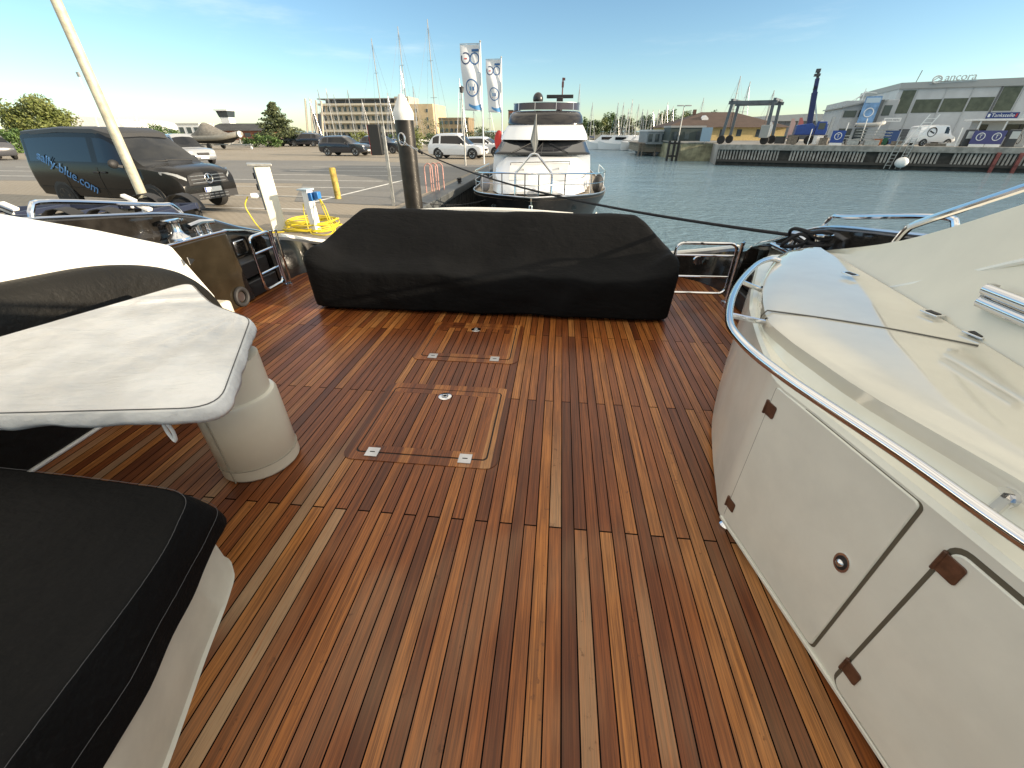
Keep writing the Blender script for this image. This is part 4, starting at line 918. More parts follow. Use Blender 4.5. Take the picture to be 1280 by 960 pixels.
# ================================================================ flags
def flag(px, pyb, yd, topz, w_, h_, label, blank=False):
    v = at_y(px, pyb, yd); t = thing('banner_flag', label, 'flag', (v.x, v.y, ZC), R(-4), 'banner flags on the quay'); tz = topz-ZC
    MB().tube([(0, 0, 0), (0, 0, tz)], [.055, .035], 10).build('pole', M('flagpole_white', (.70, .70, .70), .4, var=.05), t)
    m = MB(); m.tube([(0, 0, tz-.06), (-w_, 0, tz-.06)], .018, 6); m.ball((0, 0, tz+.03), .06, 8, 6); m.build('crossbar', galv, t)
    def sh(u, q): # cloth surface: u 0..1 from pole outward, q 0..1 downwards
        return Vector((-.06-u*(w_-.06)*(1-.10*q*q), .13*math.sin(u*5.5+q*3.2)*(.25+.75*q)+.05*math.sin(q*9+u*2), tz-.09-q*h_+.06*u*q))
    m = MB(); m.grid(lambda a, b: sh(a, b), 16, 34)
    f = m.build('cloth', M('flag_white', (.80, .81, .83), .8), t, 60, solid=.004)
    def mark(poly, mat, off=.012):
        mm = MB(); vs = []
        for s in (-1, 1):
            pv_ = [sh(a, b)+Vector((0, s*off, 0)) for a, b in poly]; mm.add(pv_, [tuple(range(len(poly)))])
        return mm, mat
    def annulus(cu, cq, ru, rq, wd, mat, nm, a0=0, a1=360, n=28):
        mm = MB()
        for s in (-1, 1):
            vs = []
            for i in range(n+1):
                a = R(a0+(a1-a0)*i/n)
                for k in (1, 1-wd): vs.append(sh(cu+ru*k*math.cos(a), cq+rq*k*math.sin(a))+Vector((0, s*.012, 0)))
            mm.add(vs, [(2*i, 2*i+1, 2*i+3, 2*i+2) for i in range(n)])
        mm.build(nm, mat, f, 0)
    fb = M('flag_blue', (.06, .16, .36), .8); fg = M('flag_dark_blue', (.05, .08, .17), .8); fr = M('flag_red', (.55, .10, .09), .8); fl = M('flag_pale_blue', (.20, .40, .62), .8)
    k = w_/h_
    annulus(.72, .20, .24, .24*k, .22, fg, 'digit_ring', -30, 300); annulus(.28, .20, .24, .24*k, .22, fb, 'digit_ring')
    for poly, mt, nm in (([(.05, .065), (.42, .065), (.42, .10), (.05, .10)], fb, 'digit_bar'), ([(.65, .195), (.80, .195), (.80, .215), (.65, .215)], fr, 'red_mark'),
                         ([(.02, .40), (.98, .40), (.98, .405), (.02, .405)], fl, 'rule'),
                         ):
        mm, mt = mark(poly, mt); mm.build(nm, mt, f, 0)
    mm = MB()
    for s in (-1, 1): mm.grid(lambda a, b, s=s: sh(.02+.72*a, (.885+.03*math.sin(a*3.2))*(1-b)+.985*b-.06*a*a*b)+Vector((0, s*.014, 0)), 12, 4)
    mm.build('blue_wave', fb if False else M('flag_mid_blue', (.10, .30, .58), .8), f, 0)
    annulus(.48, .64, .36, .36*k, .14, fb, 'emblem_ring')
    for (a, b, w2, h2, mt) in ((.48, .60, .36, .05, fl), (.40, .65, .10, .06, fb), (.56, .65, .10, .06, fl), (.48, .705, .34, .022, fr)):
        mm, mt = mark([(a-w2/2, b-h2/2), (a+w2/2, b-h2/2), (a+w2/2, b+h2/2), (a-w2/2, b+h2/2)], mt); mm.build('emblem_field', mt, f, 0)
flag(605, 200, 31.0, 6.08, 1.28, 3.35, 'larger white banner flag with two rings and a round blue emblem, on the left pole')
flag(628, 200, 35.6, 5.88, 1.12, 3.10, 'smaller white banner flag with two rings and a round emblem, right of the larger')
v = at_y(582, 205, 29.5)
post('lamp_post', 'thin grey pole with a small lantern left of the banner flags', 'lamp post', (v.x, v.y, ZC), [('pole', MB().tube([(0, 0, 0), (0, 0, 3.9)], [.06, .04], 10), galv, 0), ('lantern', MB().lathe([(.001, 3.86), (.10, 3.88), (.13, 4.1), (.16, 4.12), (.03, 4.22), (.001, 4.22)], (0, 0, 0), 10), M('lantern_dark', (.06, .06, .065), .5), 0)])
v = at_y(624, 192, 36.5)
post('lifebuoy_stand', 'red lifebuoy housing on a post beside the white cars', 'lifebuoy', (v.x, v.y, ZC), [('post', MB().tube([(0, .1, 0), (0, .1, 1.6)], .05, 8), galv, 0), ('housing', MB().lathe([(.01, -.10), (.30, -.10), (.36, -.02), (.36, .05), (.30, .12), (.01, .14)], (0, 0, 1.25), 20, 1., 2.0, axis='Y'), red, 0)])

# ================================================================ moored yacht ahead, bow towards us
my = thing('moored_yacht', 'white motor yacht with a black hull moored bow-on against the quay', 'yacht', (-.80, 18, ZW))
hs_ = [(-5.1, .02, 1.93, .02), (-4.9, .30, 1.92, .04), (-4.4, .85, 1.89, .14), (-3.6, 1.45, 1.83, .40), (-2.4, 2.05, 1.74, .95), (-.8, 2.52, 1.66, 1.6), (1.2, 2.68, 1.62, 2.1), (5, 2.70, 1.62, 2.3), (10.5, 2.55, 1.62, 2.2)]
rr = []
for y, b, zt, bw in [tuple(q) for q in hs_]:
    dx = -.12*max(0, -y)/5.0*0
    rr.append([Vector((s*q, y+(.0 if k else 0), z)) for k, (s, q, z) in enumerate(((-1, b, zt), (-1, b*.985, zt-.22), (-1, (b*.55+bw*.45), .9), (-1, bw, .0), (0, bw*.2, -.8), (1, bw, .0), (1, (b*.55+bw*.45), .9), (1, b*.985, zt-.22), (1, b, zt)))])
for r_ in rr[:1]:
    for p in r_: p.y += (1.93-p.z)*.45 if p.z < 1.9 else 0
for i, r_ in enumerate(rr[1:5]):
    for p in r_: p.y += (1.9-p.z)*(.45-.1*i) if p.z < 1.7 else 0
R9 = [list(z) for z in zip(*[crom(list(c), 4) for c in zip(*rr)])]
m = MB(); m.loft(R9, False, ring_closed=False); hu = m.build('hull', yachtblack, my, 50)
m = MB(); dk = [r_[0] for r_ in R9]; dk2 = [r_[-1] for r_ in R9]; m.loft([[a+Vector((0, 0, -.10)), b+Vector((0, 0, -.10))] for a, b in zip(dk, dk2)], False, ring_closed=False); m.build('deck', M('deck_teak_pale', (.34, .29, .22), .7, var=.15), my, 0)
m = MB(); m.tube(dk[::-1]+dk2[1:], .022, 8); m.build('toe_rail', steeld, hu)
cs = [(-2.6, .95, 1.72, 1.78), (-2.2, 1.35, 1.68, 2.02), (-.8, 1.78, 1.62, 2.36), (.6, 1.95, 1.6, 2.62), (1.55, 2.02, 1.6, 2.76)]
m = MB(); m.loft([[Vector((-w_, y, zb)), Vector((-w_*.93, y, zb+(zt-zb)*.7)), Vector((-w_*.72, y, zt)), Vector((0, y, zt+.06)), Vector((w_*.72, y, zt)), Vector((w_*.93, y, zb+(zt-zb)*.7)), Vector((w_, y, zb))] for y, w_, zb, zt in cs], True); m.build('coachroof', yachtw, my, 40)
def xs(y, w_, zb, wt, zt): return [Vector((-w_, y, zb)), Vector((-w_*1.0, y, zb+.35*(zt-zb))), Vector((-wt, y, zt)), Vector((wt, y, zt)), Vector((w_, y, zb+.35*(zt-zb))), Vector((w_, y, zb))]
m = MB(); m.loft([xs(1.2, 2.06, 1.6, 1.98, 2.76), xs(2.75, 2.06, 1.6, 1.82, 3.24), xs(3.0, 2.06, 1.6, 1.80, 3.3), xs(9.5, 2.1, 1.6, 1.8, 3.3)], True); sa = m.build('saloon', yachtw, my, 35)
m = MB(); m.add([(-1.93, 1.16, 2.76), (1.93, 1.16, 2.76), (1.80, 2.70, 3.25), (-1.80, 2.70, 3.25)], [(0, 1, 2, 3)])
vs = []
def scr(a, b): # windscreen surface raised above the saloon front
    w0 = 1.97+(1.80-1.97)*b; return Vector((w0*(2*a-1), 1.18+1.50*b-.45*(1-(2*a-1)**2)*(1-b*.55)-.03, 2.78+.47*b))
m = MB(); m.grid(scr, 16, 6); m.build('windscreen', glassd, sa, 60, solid=.02)
m = MB()
for a in (.5,): m.tube([scr(a, 0)+Vector((0, -.02, 0)), scr(a, 1)+Vector((0, -.02, 0))], .02, 6)
for a0, a1 in ((.18, .36), (.78, .58), (.43, .5)): m.tube([scr(a0, .05)+Vector((0, -.04, .02)), scr(a1, .72)+Vector((0, -.04, .02))], .016, 6)
m.build('wiper', rubber, sa, 0)
def brow(y, w_, z0, z1): return [Vector((w_*math.sin(a)*1., y+.0-.5*math.cos(a)*.9, z)) for z in (z0, z1) for a in ([R(-80+20*i) for i in range(9)] if z == z0 else [R(80-20*i) for i in range(9)])]
def band(name, rows, mat, par):
    m = MB(); rs = []
    for w_, yf, z in rows: rs.append([Vector((w_*math.sin(R(a))**1 if True else 0, yf+1.1*(1-math.cos(R(a))), z)) for a in range(-90, 91, 10)]+[Vector((w_, 9, z)), Vector((-w_, 9, z))])
    m.loft(rs, True); return m.build(name, mat, par, 35)
band('roof_brow', [(1.92, 1.95, 3.26), (1.90, 2.2, 3.42), (1.76, 2.8, 3.72), (1.68, 3.1, 3.84)], yachtw, my)
fb_ = band('flybridge_coaming', [(1.70, 3.0, 3.82), (1.72, 3.02, 3.90), (1.66, 3.2, 4.16), (1.55, 3.5, 4.32), (1.40, 3.9, 4.36)], M('smoked_panel', (.014, .013, .014), .14, coat=.2), my)
m = MB(); q = [Vector((1.52*math.sin(R(a)), 3.75+1.1*(1-math.cos(R(a))), 4.66)) for a in range(-90, 91, 12)]; m.tube(q, .02, 6)
for p in q[::3]: m.tube([p, p+Vector((0, -.1, -.3))], .014, 6)
m.build('flybridge_rail', steel, my)
m = MB(); m.loft([[p+Vector((0, 0, 0)) for p in q], [p+Vector((0, -.1, -.28)) for p in q]], False, ring_closed=False); m.build('wind_deflector', M('tinted_acrylic', (.045, .04, .05), .12), my, 40)
m = MB(); m.lathe([(.001, 0), (.09, 0), (.09, .15), (.001, .15)], (-.42, 5.2, 4.5), 12); m.ball((-.42, 5.2, 4.85), .24, 14, 10, 1.1); m.build('radar_dome', M('dome_dark', (.03, .03, .032), .3), my)
m = MB(); m.tube([(.60, 5.4, 4.4), (.60, 5.4, 4.85)], .14, 10); m.box((.60, 5.4, 4.95), (1.25, .16, .14)); m.box((.60, 5.4, 4.83), (.3, .3, .16)); m.build('radar_scanner', rubber, my, 30, .02)
m = MB(); m.tube([(.70, 5.6, 5.0), (.70, 5.6, 5.68)], .03, 8); m.box((.70, 5.6, 5.42), (.10, .1, .22)); m.box((.73, 5.6, 5.62), (.14, .06, .10)); m.build('light_mast', M('mast_dark_red', (.12, .05, .05), .5), my)
# guard rails, pulpit frame
rl = [a.lerp(Vector((0, a.y, a.z)), .03) for a in dk[::-1]]+[a.lerp(Vector((0, a.y, a.z)), .03) for a in dk2[1:]]
rl = [p for p in rl if p.y < 4]; m = MB(); m.tube([p+Vector((0, 0, .62)) for p in rl], .024, 8); m.tube([p+Vector((0, 0, .32)) for p in rl], .014, 6)
for i in range(0, len(rl), 6): m.tube([rl[i], rl[i]+Vector((0, 0, .62))], .018, 6)
m.build('guard_rail', steel, my)
m = MB(); m.tube([(-.56, -4.2, 1.84), (-.56, -4.15, 2.48), (-.10, -4.05, 2.98), (0, -4.05, 3.01), (.10, -4.05, 2.98), (.56, -4.15, 2.48), (.56, -4.2, 1.84)], .034, 8); m.build('bow_frame', steel, my)
m = MB(); m.loft([[Vector((-.02, -4.0, 3.05)), Vector((.04, -4.0, 3.05))], [Vector((-.13, -3.95, 3.35)), Vector((.10, -3.95, 3.3))], [Vector((.0, -3.9, 3.95)), Vector((.02, -3.9, 3.95))]], False, ring_closed=False); m.tube([(0, -4.02, 3.0), (0.02, -3.9, 4.0)], .014, 6); m.build('pennant', M('pennant_grey', (.30, .30, .28), .8), my, 0)
for sg in (-1, 1):
    m = MB(); m.lathe([(.001, -.03), (.085, -.03), (.085, .02), (.05, .03), (.001, .02)], (sg*1.30, -3.86, 1.50), 14, axis='Y'); m.build('fairlead', steel, hu)
m = MB(); m.box((0, -4.3, 1.92), (.35, .5, .14)); m.lathe([(.001, 0), (.09, 0), (.07, .18), (.001, .2)], (0, -3.9, 1.85), 12); m.build('windlass', steeld, my, 30, .02)
m = MB(); m.box((0, -5.22, 1.45), (.10, .14, .6)); m.box((0, -5.28, 1.2), (.5, .12, .12)); m.build('anchor', steel, hu, 30, .02)
m = MB(); m.box((-.55, -.6, 2.37), (.02, 1.3, .05)); m.box((.75, -.3, 2.40), (.02, 1.5, .05)); m.tube([(-1.1, -.5, 2.55), (1.15, -.3, 2.6)], .02, 6); m.tube([(-1.1, -.5, 2.2), (-1.1, -.5, 2.55)], .015, 6); m.tube([(1.15, -.3, 2.2), (1.15, -.3, 2.6)], .015, 6); m.build('sunbed_rail', steel, my, 0)
m = MB(); m.loft([[Vector((-1.0, -2.0, 2.11)), Vector((1.0, -2.0, 2.11))], [Vector((-1.15, -.2, 2.54)), Vector((1.15, -.2, 2.54))]], False, ring_closed=False); m.build('sunbed', M('sunbed_white', (.70, .69, .66), .8, var=.08), my, 0, solid=.05)
for k, (x, y, zz) in enumerate(((2.25, -.6, 1.95), (2.35, .3, 1.95), (-2.1, -.6, 1.95))):
    m = MB(); m.ball((x, y, zz-.12), .20, 10, 8, 1.5); m.build('fender', rubber if k < 2 else M('fender_grey', (.30, .30, .32), .5), my)
for k, (px, d) in enumerate(((1.95, -2.7), )):
    m = MB(); m.prism([(0, 0), (.5, .05), (.46, .14), (.0, .09)], 0, .02, lambda a, b, c: (2.06+a*.35, -2.4+a, .95+b)); m.build('draught_mark', white, hu, 0)
# thin stern line of the neighbour
ml = MB(); a = Vector((-4.2, 12.9, ZC+.12)); b = Vector((-2.4, 14.4, -.35)); ml.tube([a.lerp(b, i/10)+Vector((0, 0, -.5*(i/10)*(1-i/10))) for i in range(11)], .014, 6); tag(ml.build('mooring_rope', rope, None), 'short black rope from the quay cleat to the bow of the moored yacht', 'rope')

# ================================================================ trees and hedges
def leaf_cloud(mb, c, rad, n, size, seed=0, clumps=14, flat=.0):
    r_ = random.Random(seed); cl = []
    for _ in range(clumps):
        while True:
            p = Vector((r_.uniform(-1, 1), r_.uniform(-1, 1), r_.uniform(-1, 1)))
            if p.length <= 1: break
        p = p.normalized()*(.45+.5*r_.random()); cl.append((Vector((p.x*rad[0], p.y*rad[1], p.z*rad[2])), .28+.22*r_.random()))
    for _ in range(n):
        b, k = r_.choice(cl)
        d = Vector((r_.gauss(0, 1), r_.gauss(0, 1), r_.gauss(0, 1))).normalized()*(r_.random()**.45)
        p = Vector(c)+b+Vector((d.x*rad[0]*k, d.y*rad[1]*k, d.z*rad[2]*k))
        s = size*(.6+.8*r_.random()); u = Vector((r_.gauss(0, 1), r_.gauss(0, 1), r_.gauss(0, .7))).normalized(); w_ = u.cross(Vector((r_.gauss(0, 1), r_.gauss(0, 1), r_.gauss(0, 1)))).normalized()
        mb.add([p-u*s, p+w_*s*.45, p+u*s, p-w_*s*.45], [(0, 1, 2, 3)])
def tree(name, label, loc, h, rad, leaf, n, size, seed, group=None, cat='tree', trunk=True, cz=None, clumps=16):
    t = thing(name, label, cat, loc, 0, group); cz = cz or h-rad[2]
    m = MB(); r_ = random.Random(seed)
    m.tube([(0, 0, -.1), (.05*h*.2, 0, cz*.5), (0, .03*h, cz+rad[2]*.3)], [.045*h*.6, .012*h], 8)
    for k in range(5):
        a = r_.uniform(0, 6.28); m.tube([(0, 0, cz*.6+.1*k*rad[2]), (rad[0]*.55*math.cos(a), rad[1]*.55*math.sin(a), cz+rad[2]*r_.uniform(-.2, .5))], [.012*h, .004*h], 5)
    m.build('trunk', M('bark', (.09, .065, .045), .9, var=.3, vs=4.), t)
    m = MB(); leaf_cloud(m, (0, 0, cz), rad, n, size, seed, clumps); m.build('crown', leaf, t, 0, flip=False); return t
lf1 = mat_leaf('leaf_olive', (.10, .13, .03), (.19, .21, .06)); lf2 = mat_leaf('leaf_green', (.055, .11, .028), (.11, .18, .045)); lf3 = mat_leaf('leaf_conifer', (.06, .085, .04), (.13, .15, .06)); lf4 = mat_leaf('leaf_dark', (.045, .08, .03), (.09, .13, .045))
v = at_y(52, 155, 46); tree('willow_bush', 'broad wind-swept olive green tree behind the van at the left', (v.x, v.y, ZC), 4.9, (3.7, 2.6, 2.2), lf1, 13000, .15, 3, clumps=44)
v = at_y(8, 175, 42); tree('garden_bush', 'dense green bush at the left picture edge behind the dark SUV', (v.x, v.y, ZC), 2.5, (2.8, 1.4, 1.2), lf2, 2600, .14, 4, cat='bush')
v = at_y(350, 172, 64); t = thing('conifer_tree', 'dark pointed conifer beside the covered boat, left of the hotel', 'tree', (v.x, v.y, ZC))
m = MB(); m.tube([(0, 0, 0), (0, 0, 4.6)], [.16, .03], 7); m.build('trunk', MATS['bark'], t); m = MB()
for k in range(9): leaf_cloud(m, (.12*math.sin(k*2.), 0, .9+k*.48), (3.0*(1-(k/9.5)**1.7)+.1, 2.2*(1-(k/9.5)**1.7)+.1, .62), 1100-85*k, .16, 50+k, 12)
m.build('crown', lf3, t, 0, flip=False)
for k, (px, pb, yd, h, rx) in enumerate(((318, 180, 60, 1.5, 2.0), (337, 180, 60, 1.4, 1.7), (200, 170, 62, 2.7, 2.8), (185, 172, 60, 2.5, 2.4), (212, 172, 58, 2.3, 2.2))):
    v = at_y(px, pb, yd); tree('hedge', ['clipped green hedge left of the three distant cars', 'clipped green hedge right under the conifer', 'tallest rounded green bush behind the silver SUV', 'rounded bush at the left behind the van roof', 'rounded bush at the right behind the van roof'][k], (v.x, v.y, ZC), h, (rx, 1.0, h*.5), lf2, 1300, .13, 20+k, 'hedges in the car park', 'hedge')
for k, (px, pb, yd, h, rx, lf) in enumerate(((447, 175, 58, 2.1, 1.4, lf1), (515, 185, 50, 2.5, 1.5, lf1), (600, 175, 62, 2.4, 2.4, lf4), (567, 178, 52, 1.7, 1.6, lf2), (545, 178, 66, 1.6, 1.8, lf4), (545, 160, 100, 4.0, 4.0, lf4), (497, 172, 66, 1.8, 1.6, lf2))):
    v = at_y(px, pb, yd); tree('shrub', ['olive shrub above the dark hatchback', 'olive shrub right behind the white pile cap', 'dark shrub behind the white low car', 'green shrub above the white SUV roof', 'dark shrub at the rear of the white SUV', 'dark trees left of the small brown building', 'green shrub left of the mooring pile'][k], (v.x, v.y, ZC), h, (rx, 1.1, h*.52), lf, 1100, .12, 30+k, 'shrubs along the car park', 'shrub')
# ================================================================ far side: land, buildings
slab('far_shore', [(6, 128), (400, 105), (900, 900), (-500, 900), (-400, 132), (-46, 133)], -.9, M('far_ground', (.10, .10, .065), .9, var=.3, vs=.1))
# --- hotel
ht = thing('hotel_building', 'long sandy hotel with rows of balconies and windows across the basin', 'building', (-60, 146, -.9))
con_ = M('hotel_concrete', (.50, .44, .34), .8, var=.12, vs=.4); gold = M('hotel_sunlit_wall', (.60, .46, .28), .8, var=.12, vs=.4); band_ = M('hotel_band', (.60, .54, .43), .8)  # side wing carries golden sunlight in its wall colour
MB().bx(-15.5, 10, 0, 14, 0, 9.4).build('wall', con_, ht, 0); MB().bx(9.6, 20.5, -1.0, 15, 0, 9.3).build('side_wing', gold, ht, 0)
MB().bx(-14, 10, .6, 12, 9.4, 10.6).build('top_storey', M('hotel_roof_dark', (.10, .105, .11), .6), ht, 0); MB().bx(8.6, 13, -.4, 10, 9.0, 11.2).build('stair_tower', con_, ht, 0); MB().bx(-16, 12, -.7, 12.5, 10.6, 10.85).build('roof', M('roof_grey', (.22, .22, .22), .7), ht, 0)
for z in (2.1, 4.4, 6.7, 9.0): MB().bx(-15.8, 9.5, -1.2, -.02, z, z+.55).build('balcony_band', band_, ht, 0)
winp = None
for r_ in range(4):
    for c in range(14):
        x = -14.8+c*1.75
        if winp is None: winp = MB().bx(-.42, .42, -.03, .03, .1, 1.25).build('window', glassb, ht, 0); winp.location = (x, -.04, .5+r_*2.3)
        else: o = winp.copy(); COL.objects.link(o); o.location = (x, -.04, .5+r_*2.3)
for r_ in range(4):
    for x in (12.0, 15.2, 18.6): o = winp.copy(); COL.objects.link(o); o.location = (x, -1.04, .8+r_*2.1); o.scale = (.6, 1, .75)
for k in range(4):
    x = -19.5+k*1.7; m = MB(); m.bar((x-1.6, -2, 0), (x, -1.2, 10.8-.2*k), .5, .35); m.build('raking_fin', band_, ht, 0)
MB().bx(-19.5, -15.4, .5, 10, 0, 7.0).build('end_block', M('hotel_end', (.20, .21, .22), .6), ht, 0)
def building(name, label, loc, w_, d_, h_, wall_m, roof_m, rh=0., rz=0., nwin=0, wz=.5, wh=.5, ww=.6, over=.3, hip=0., cat='building', wm=None, rows=1):
    t = thing(name, label, cat, loc, rz); MB().bx(-w_/2, w_/2, 0, d_, 0, h_).build('wall', wall_m, t, 0)
    if rh:
        o = over; m = MB(); m.add([(-w_/2-o, -o, h_), (w_/2+o, -o, h_), (w_/2+o, d_+o, h_), (-w_/2-o, d_+o, h_), (-w_/2-o+hip, d_/2, h_+rh), (w_/2+o-hip, d_/2, h_+rh)], [(0, 1, 5, 4), (2, 3, 4, 5), (1, 2, 5), (3, 0, 4), (3, 2, 1, 0)]); m.build('roof', roof_m, t, 0)
    else: MB().bx(-w_/2-.1, w_/2+.1, -.1, d_+.1, h_, h_+.25).build('roof', roof_m, t, 0)
    for q in range(rows):
        for k in range(nwin):
            x = -w_/2+w_*(k+.5)/nwin; MB().bx(x-ww*w_/nwin/2, x+ww*w_/nwin/2, -.05, .02, (wz+q/rows)*h_, min(h_*.98, (wz+q/rows)*h_+wh*h_)).build('window', wm or glassb, t, 0)
    return t
brick = M('red_brick', (.22, .085, .05), .85, var=.2, vs=1.); brownb = M('brown_cladding', (.26, .19, .11), .8, var=.2, vs=.6); dkroof = M('dark_roof', (.05, .052, .05), .75, var=.2, vs=.5)
v = at_y(568, 166, 120); building('apartment_building', 'small brown flat-roofed building between the masts and the flags', (v.x, v.y, -.9), 7.6, 8, 5.0, brownb, brownb, nwin=6, wz=.1, wh=.15, rows=3)
v = at_y(641, 170, 150); building('brick_house', 'narrow red brick building just left of the moored yacht', (v.x+.3, v.y, -.9), 3.4, 8, 7.6, brick, dkroof, nwin=2, rows=3, wz=.08, wh=.18)
v = at_y(297, 166, 105); bh = building('brick_hall', 'long low brick hall with a dark roof behind the covered boat', (v.x, v.y, ZC), 17, 10, 1.9, brick, dkroof, rh=1.5, hip=1.2, nwin=7, wz=.35, wh=.4)
v = at_y(288, 160, 112); ctw = thing('control_tower', 'small glazed white control tower above the brick hall roof', 'tower', (v.x, v.y, ZC)); MB().bx(-1.1, 1.1, -1.1, 1.1, 0, 4.7).build('shaft', white, ctw, 0); MB().loft([[Vector((s*a, q*a, z)) for s, q in ((-1, -1), (1, -1), (1, 1), (-1, 1))] for a, z in ((1.2, 4.7), (1.45, 6.0))]).build('glazing', glassb, ctw, 0); MB().bx(-1.7, 1.7, -1.7, 1.7, 6.0, 6.3).build('roof', white, ctw, 0)
v = at_y(106, 160, 95); wh_ = thing('boat_hall', 'pale arched boat hall with a lit gable behind the camper van', 'building', (v.x, v.y, ZC), R(16))
m = MB(); pr = [(-8, 0), (8, 0)]+[(8*math.cos(a), 2.3+2.2*math.sin(a)) for a in [i/14*math.pi for i in range(15)]]; m.prism(pr, 0, 25, lambda a, b, c: (a, c, b)); m.build('shell', M('hall_white', (.66, .66, .64), .6, var=.08), wh_, 30); MB().bx(-2.5, 2.5, -.06, 0, 0, 2.8).build('gate', M('hall_grey', (.3, .31, .32), .6), wh_, 0)
v = at_y(238, 166, 85); building('white_cabin', 'white flat-roofed cabin with dark windows above the silver SUV', (v.x, v.y, ZC), 4.6, 4, 2.9, white, M('roof_pale', (.5, .5, .48), .7), nwin=3, wz=.5, wh=.35)

# --- boats with masts
mastm = M('mast_aluminium', (.36, .36, .35), .45, .3); hullm = M('hull_white', (.76, .77, .77), .3, coat=.3); canv = M('sail_cover_blue', (.04, .07, .16), .8); sailw = M('sail_cover_pale', (.55, .55, .52), .8)
def sailboat(loc, H_, label, rz, L_=9., lean=0., group='sailing boats in the marina', thick=1.):
    t = thing('sailing_boat', label, 'boat', loc, rz, group)
    st = [(-.5, .30, .9), (-.25, .42, .85), (.1, .44, .9), (.35, .25, 1.0), (.5, .02, 1.1)]; m = MB()
    m.loft([[Vector((x*L_, -b*L_*.36, z)), Vector((x*L_*.94, -b*L_*.25, 0)), Vector((x*L_*.9, 0, -.3)), Vector((x*L_*.94, b*L_*.25, 0)), Vector((x*L_, b*L_*.36, z))] for x, b, z in st], True); m.build('hull', hullm, t, 40)
    m = MB(); m.loft([[Vector((x*L_, -w_, .85)), Vector((x*L_, -w_*.8, z)), Vector((x*L_, w_*.8, z)), Vector((x*L_, w_, .85))] for x, w_, z in ((-.2, .9, 1.35), (.05, .9, 1.4), (.25, .5, 1.1))], True); m.build('cabin', white, t, 35)
    m = MB(); m.tube([(.08*L_, 0, .9), (.08*L_+lean, 0, H_)], [.075*thick, .05*thick], 7)
    for f in (.45, .72): z = H_*f; m.bar((.08*L_, -.9*(1.2-f), z), (.08*L_, .9*(1.2-f), z), .05)
    m.tube([(.08*L_, 0, 1.9), (-.38*L_, 0, 1.95)], .055, 6); m.build('mast', mastm, t)
    m = MB(); m.tube([(-.36*L_, 0, 2.08), (.06*L_, 0, 2.15)], .14, 8); m.build('sail_cover', canv if rnd.random() < .6 else sailw, t)
    m = MB()
    for p in ((.49*L_, 0, 1.1), (-.49*L_, 0, .9), (.05*L_, .36*L_*.42, .9), (.05*L_, -.36*L_*.42, .9)): m.tube([p, (.08*L_+lean, 0, H_*.97)], .014*thick, 4)
    m.build('rigging', steeld, t, 0); return t
def mast_at(px, ptop, yd, label, zb=ZW+.1, rz=None, thick=1., L_=9., group='sailing boats in the marina'):
    # mast foot stands .08 L ahead of the hull's centre
    v = at_y(px, ptop, yd); rz = rnd.uniform(-.5, .5)+(math.pi/2) if rz is None else rz
    return sailboat((v.x-.08*L_*math.cos(rz), yd-.08*L_*math.sin(rz), zb), v.z-zb, label, rz, L_, thick=thick, group=group)
for px, pt, yd, lab in ((464, 48, 86, 'sailing boat with the leftmost of the three tallest masts, above the dark hatchback'), (497, 33, 84, 'sailing boat with the middle one of the three tallest masts, above the mooring pile'), (534, 24, 82, 'sailing boat with the tallest mast, right of the mooring pile')):
    mast_at(px, pt, yd, lab, thick=1.3, L_=13, rz=R(70), group='tall-masted sailing boats behind the car park')
for k, (px, pt) in enumerate(((386, 122), (397, 112), (407, 110), (417, 118), (434, 112), (452, 124), (469, 128), (484, 116), (500, 82), (516, 108), (574, 98), (592, 136), (612, 132))):
    mast_at(px, pt, 96+3*(k % 4), 'sailing boat number %s from the left in front of the hotel' % ['one', 'two', 'three', 'four', 'five', 'six', 'seven', 'eight', 'nine', 'ten', 'eleven', 'twelve', 'thirteen'][k] if k < 10 else ['sailing boat behind the lamp post left of the flags', 'sailing boat with its mast behind the larger flag', 'sailing boat with its mast behind the smaller flag'][k-10], thick=1.3)
for px, pt in ((773, 128), (780, 128), (786, 136), (791, 124), (799, 130), (804, 136), (810, 137), (817, 137), (824, 137), (828, 141), (835, 128), (842, 133), (741, 128), (725, 105), (880, 122)):
    mast_at(px, pt, 112+rnd.uniform(0, 10), 'white sailing boat in the row of masts before the far treeline', thick=1.35, group='sailing boats in the far marina row')
for px, pt, lab in ((926, 95, 'sailing boat whose tall mast rises left behind the boat lift'), (938, 102, 'sailing boat whose mast rises behind the middle of the boat lift'), (968, 113, 'sailing boat whose mast rises at the right end of the boat lift')):
    mast_at(px, pt, 100, lab, zb=.8, thick=1.5, group='sailing boats stored ashore on the right')
v = at_y(118, 150, 70)
t = thing('floodlight_mast', 'thin leaning floodlight mast behind the camper van at the left', 'mast', (v.x, v.y, ZC)); a = at_y(98, 93, 70); m = MB(); m.tube([(0, 0, 0), (a.x-v.x, 0, a.z-ZC)], [.10, .07], 8); m.build('pole', white, t); m = MB(); m.box((a.x-v.x, 0, a.z-ZC), (.35, .3, .6)); m.build('lamp_head', galv, t)
for px, pt, lab in ((150, 128, 'bare white mast left of the round bushes'), (176, 132, 'bare white mast above the round bushes'), (2, 126, 'bare white mast at the left picture edge')):
    v = at_y(px, 162, 90); a = at_y(px, pt, 90); t = thing('bare_mast', lab, 'mast', (v.x, 90, ZC), 0, 'bare masts of laid-up boats'); m = MB(); m.tube([(0, 0, 0), (0, 0, a.z-ZC)], [.16, .12], 7); m.bar((-.7, 0, (a.z-ZC)*.6), (.7, 0, (a.z-ZC)*.6), .08); m.build('spar', white, t)
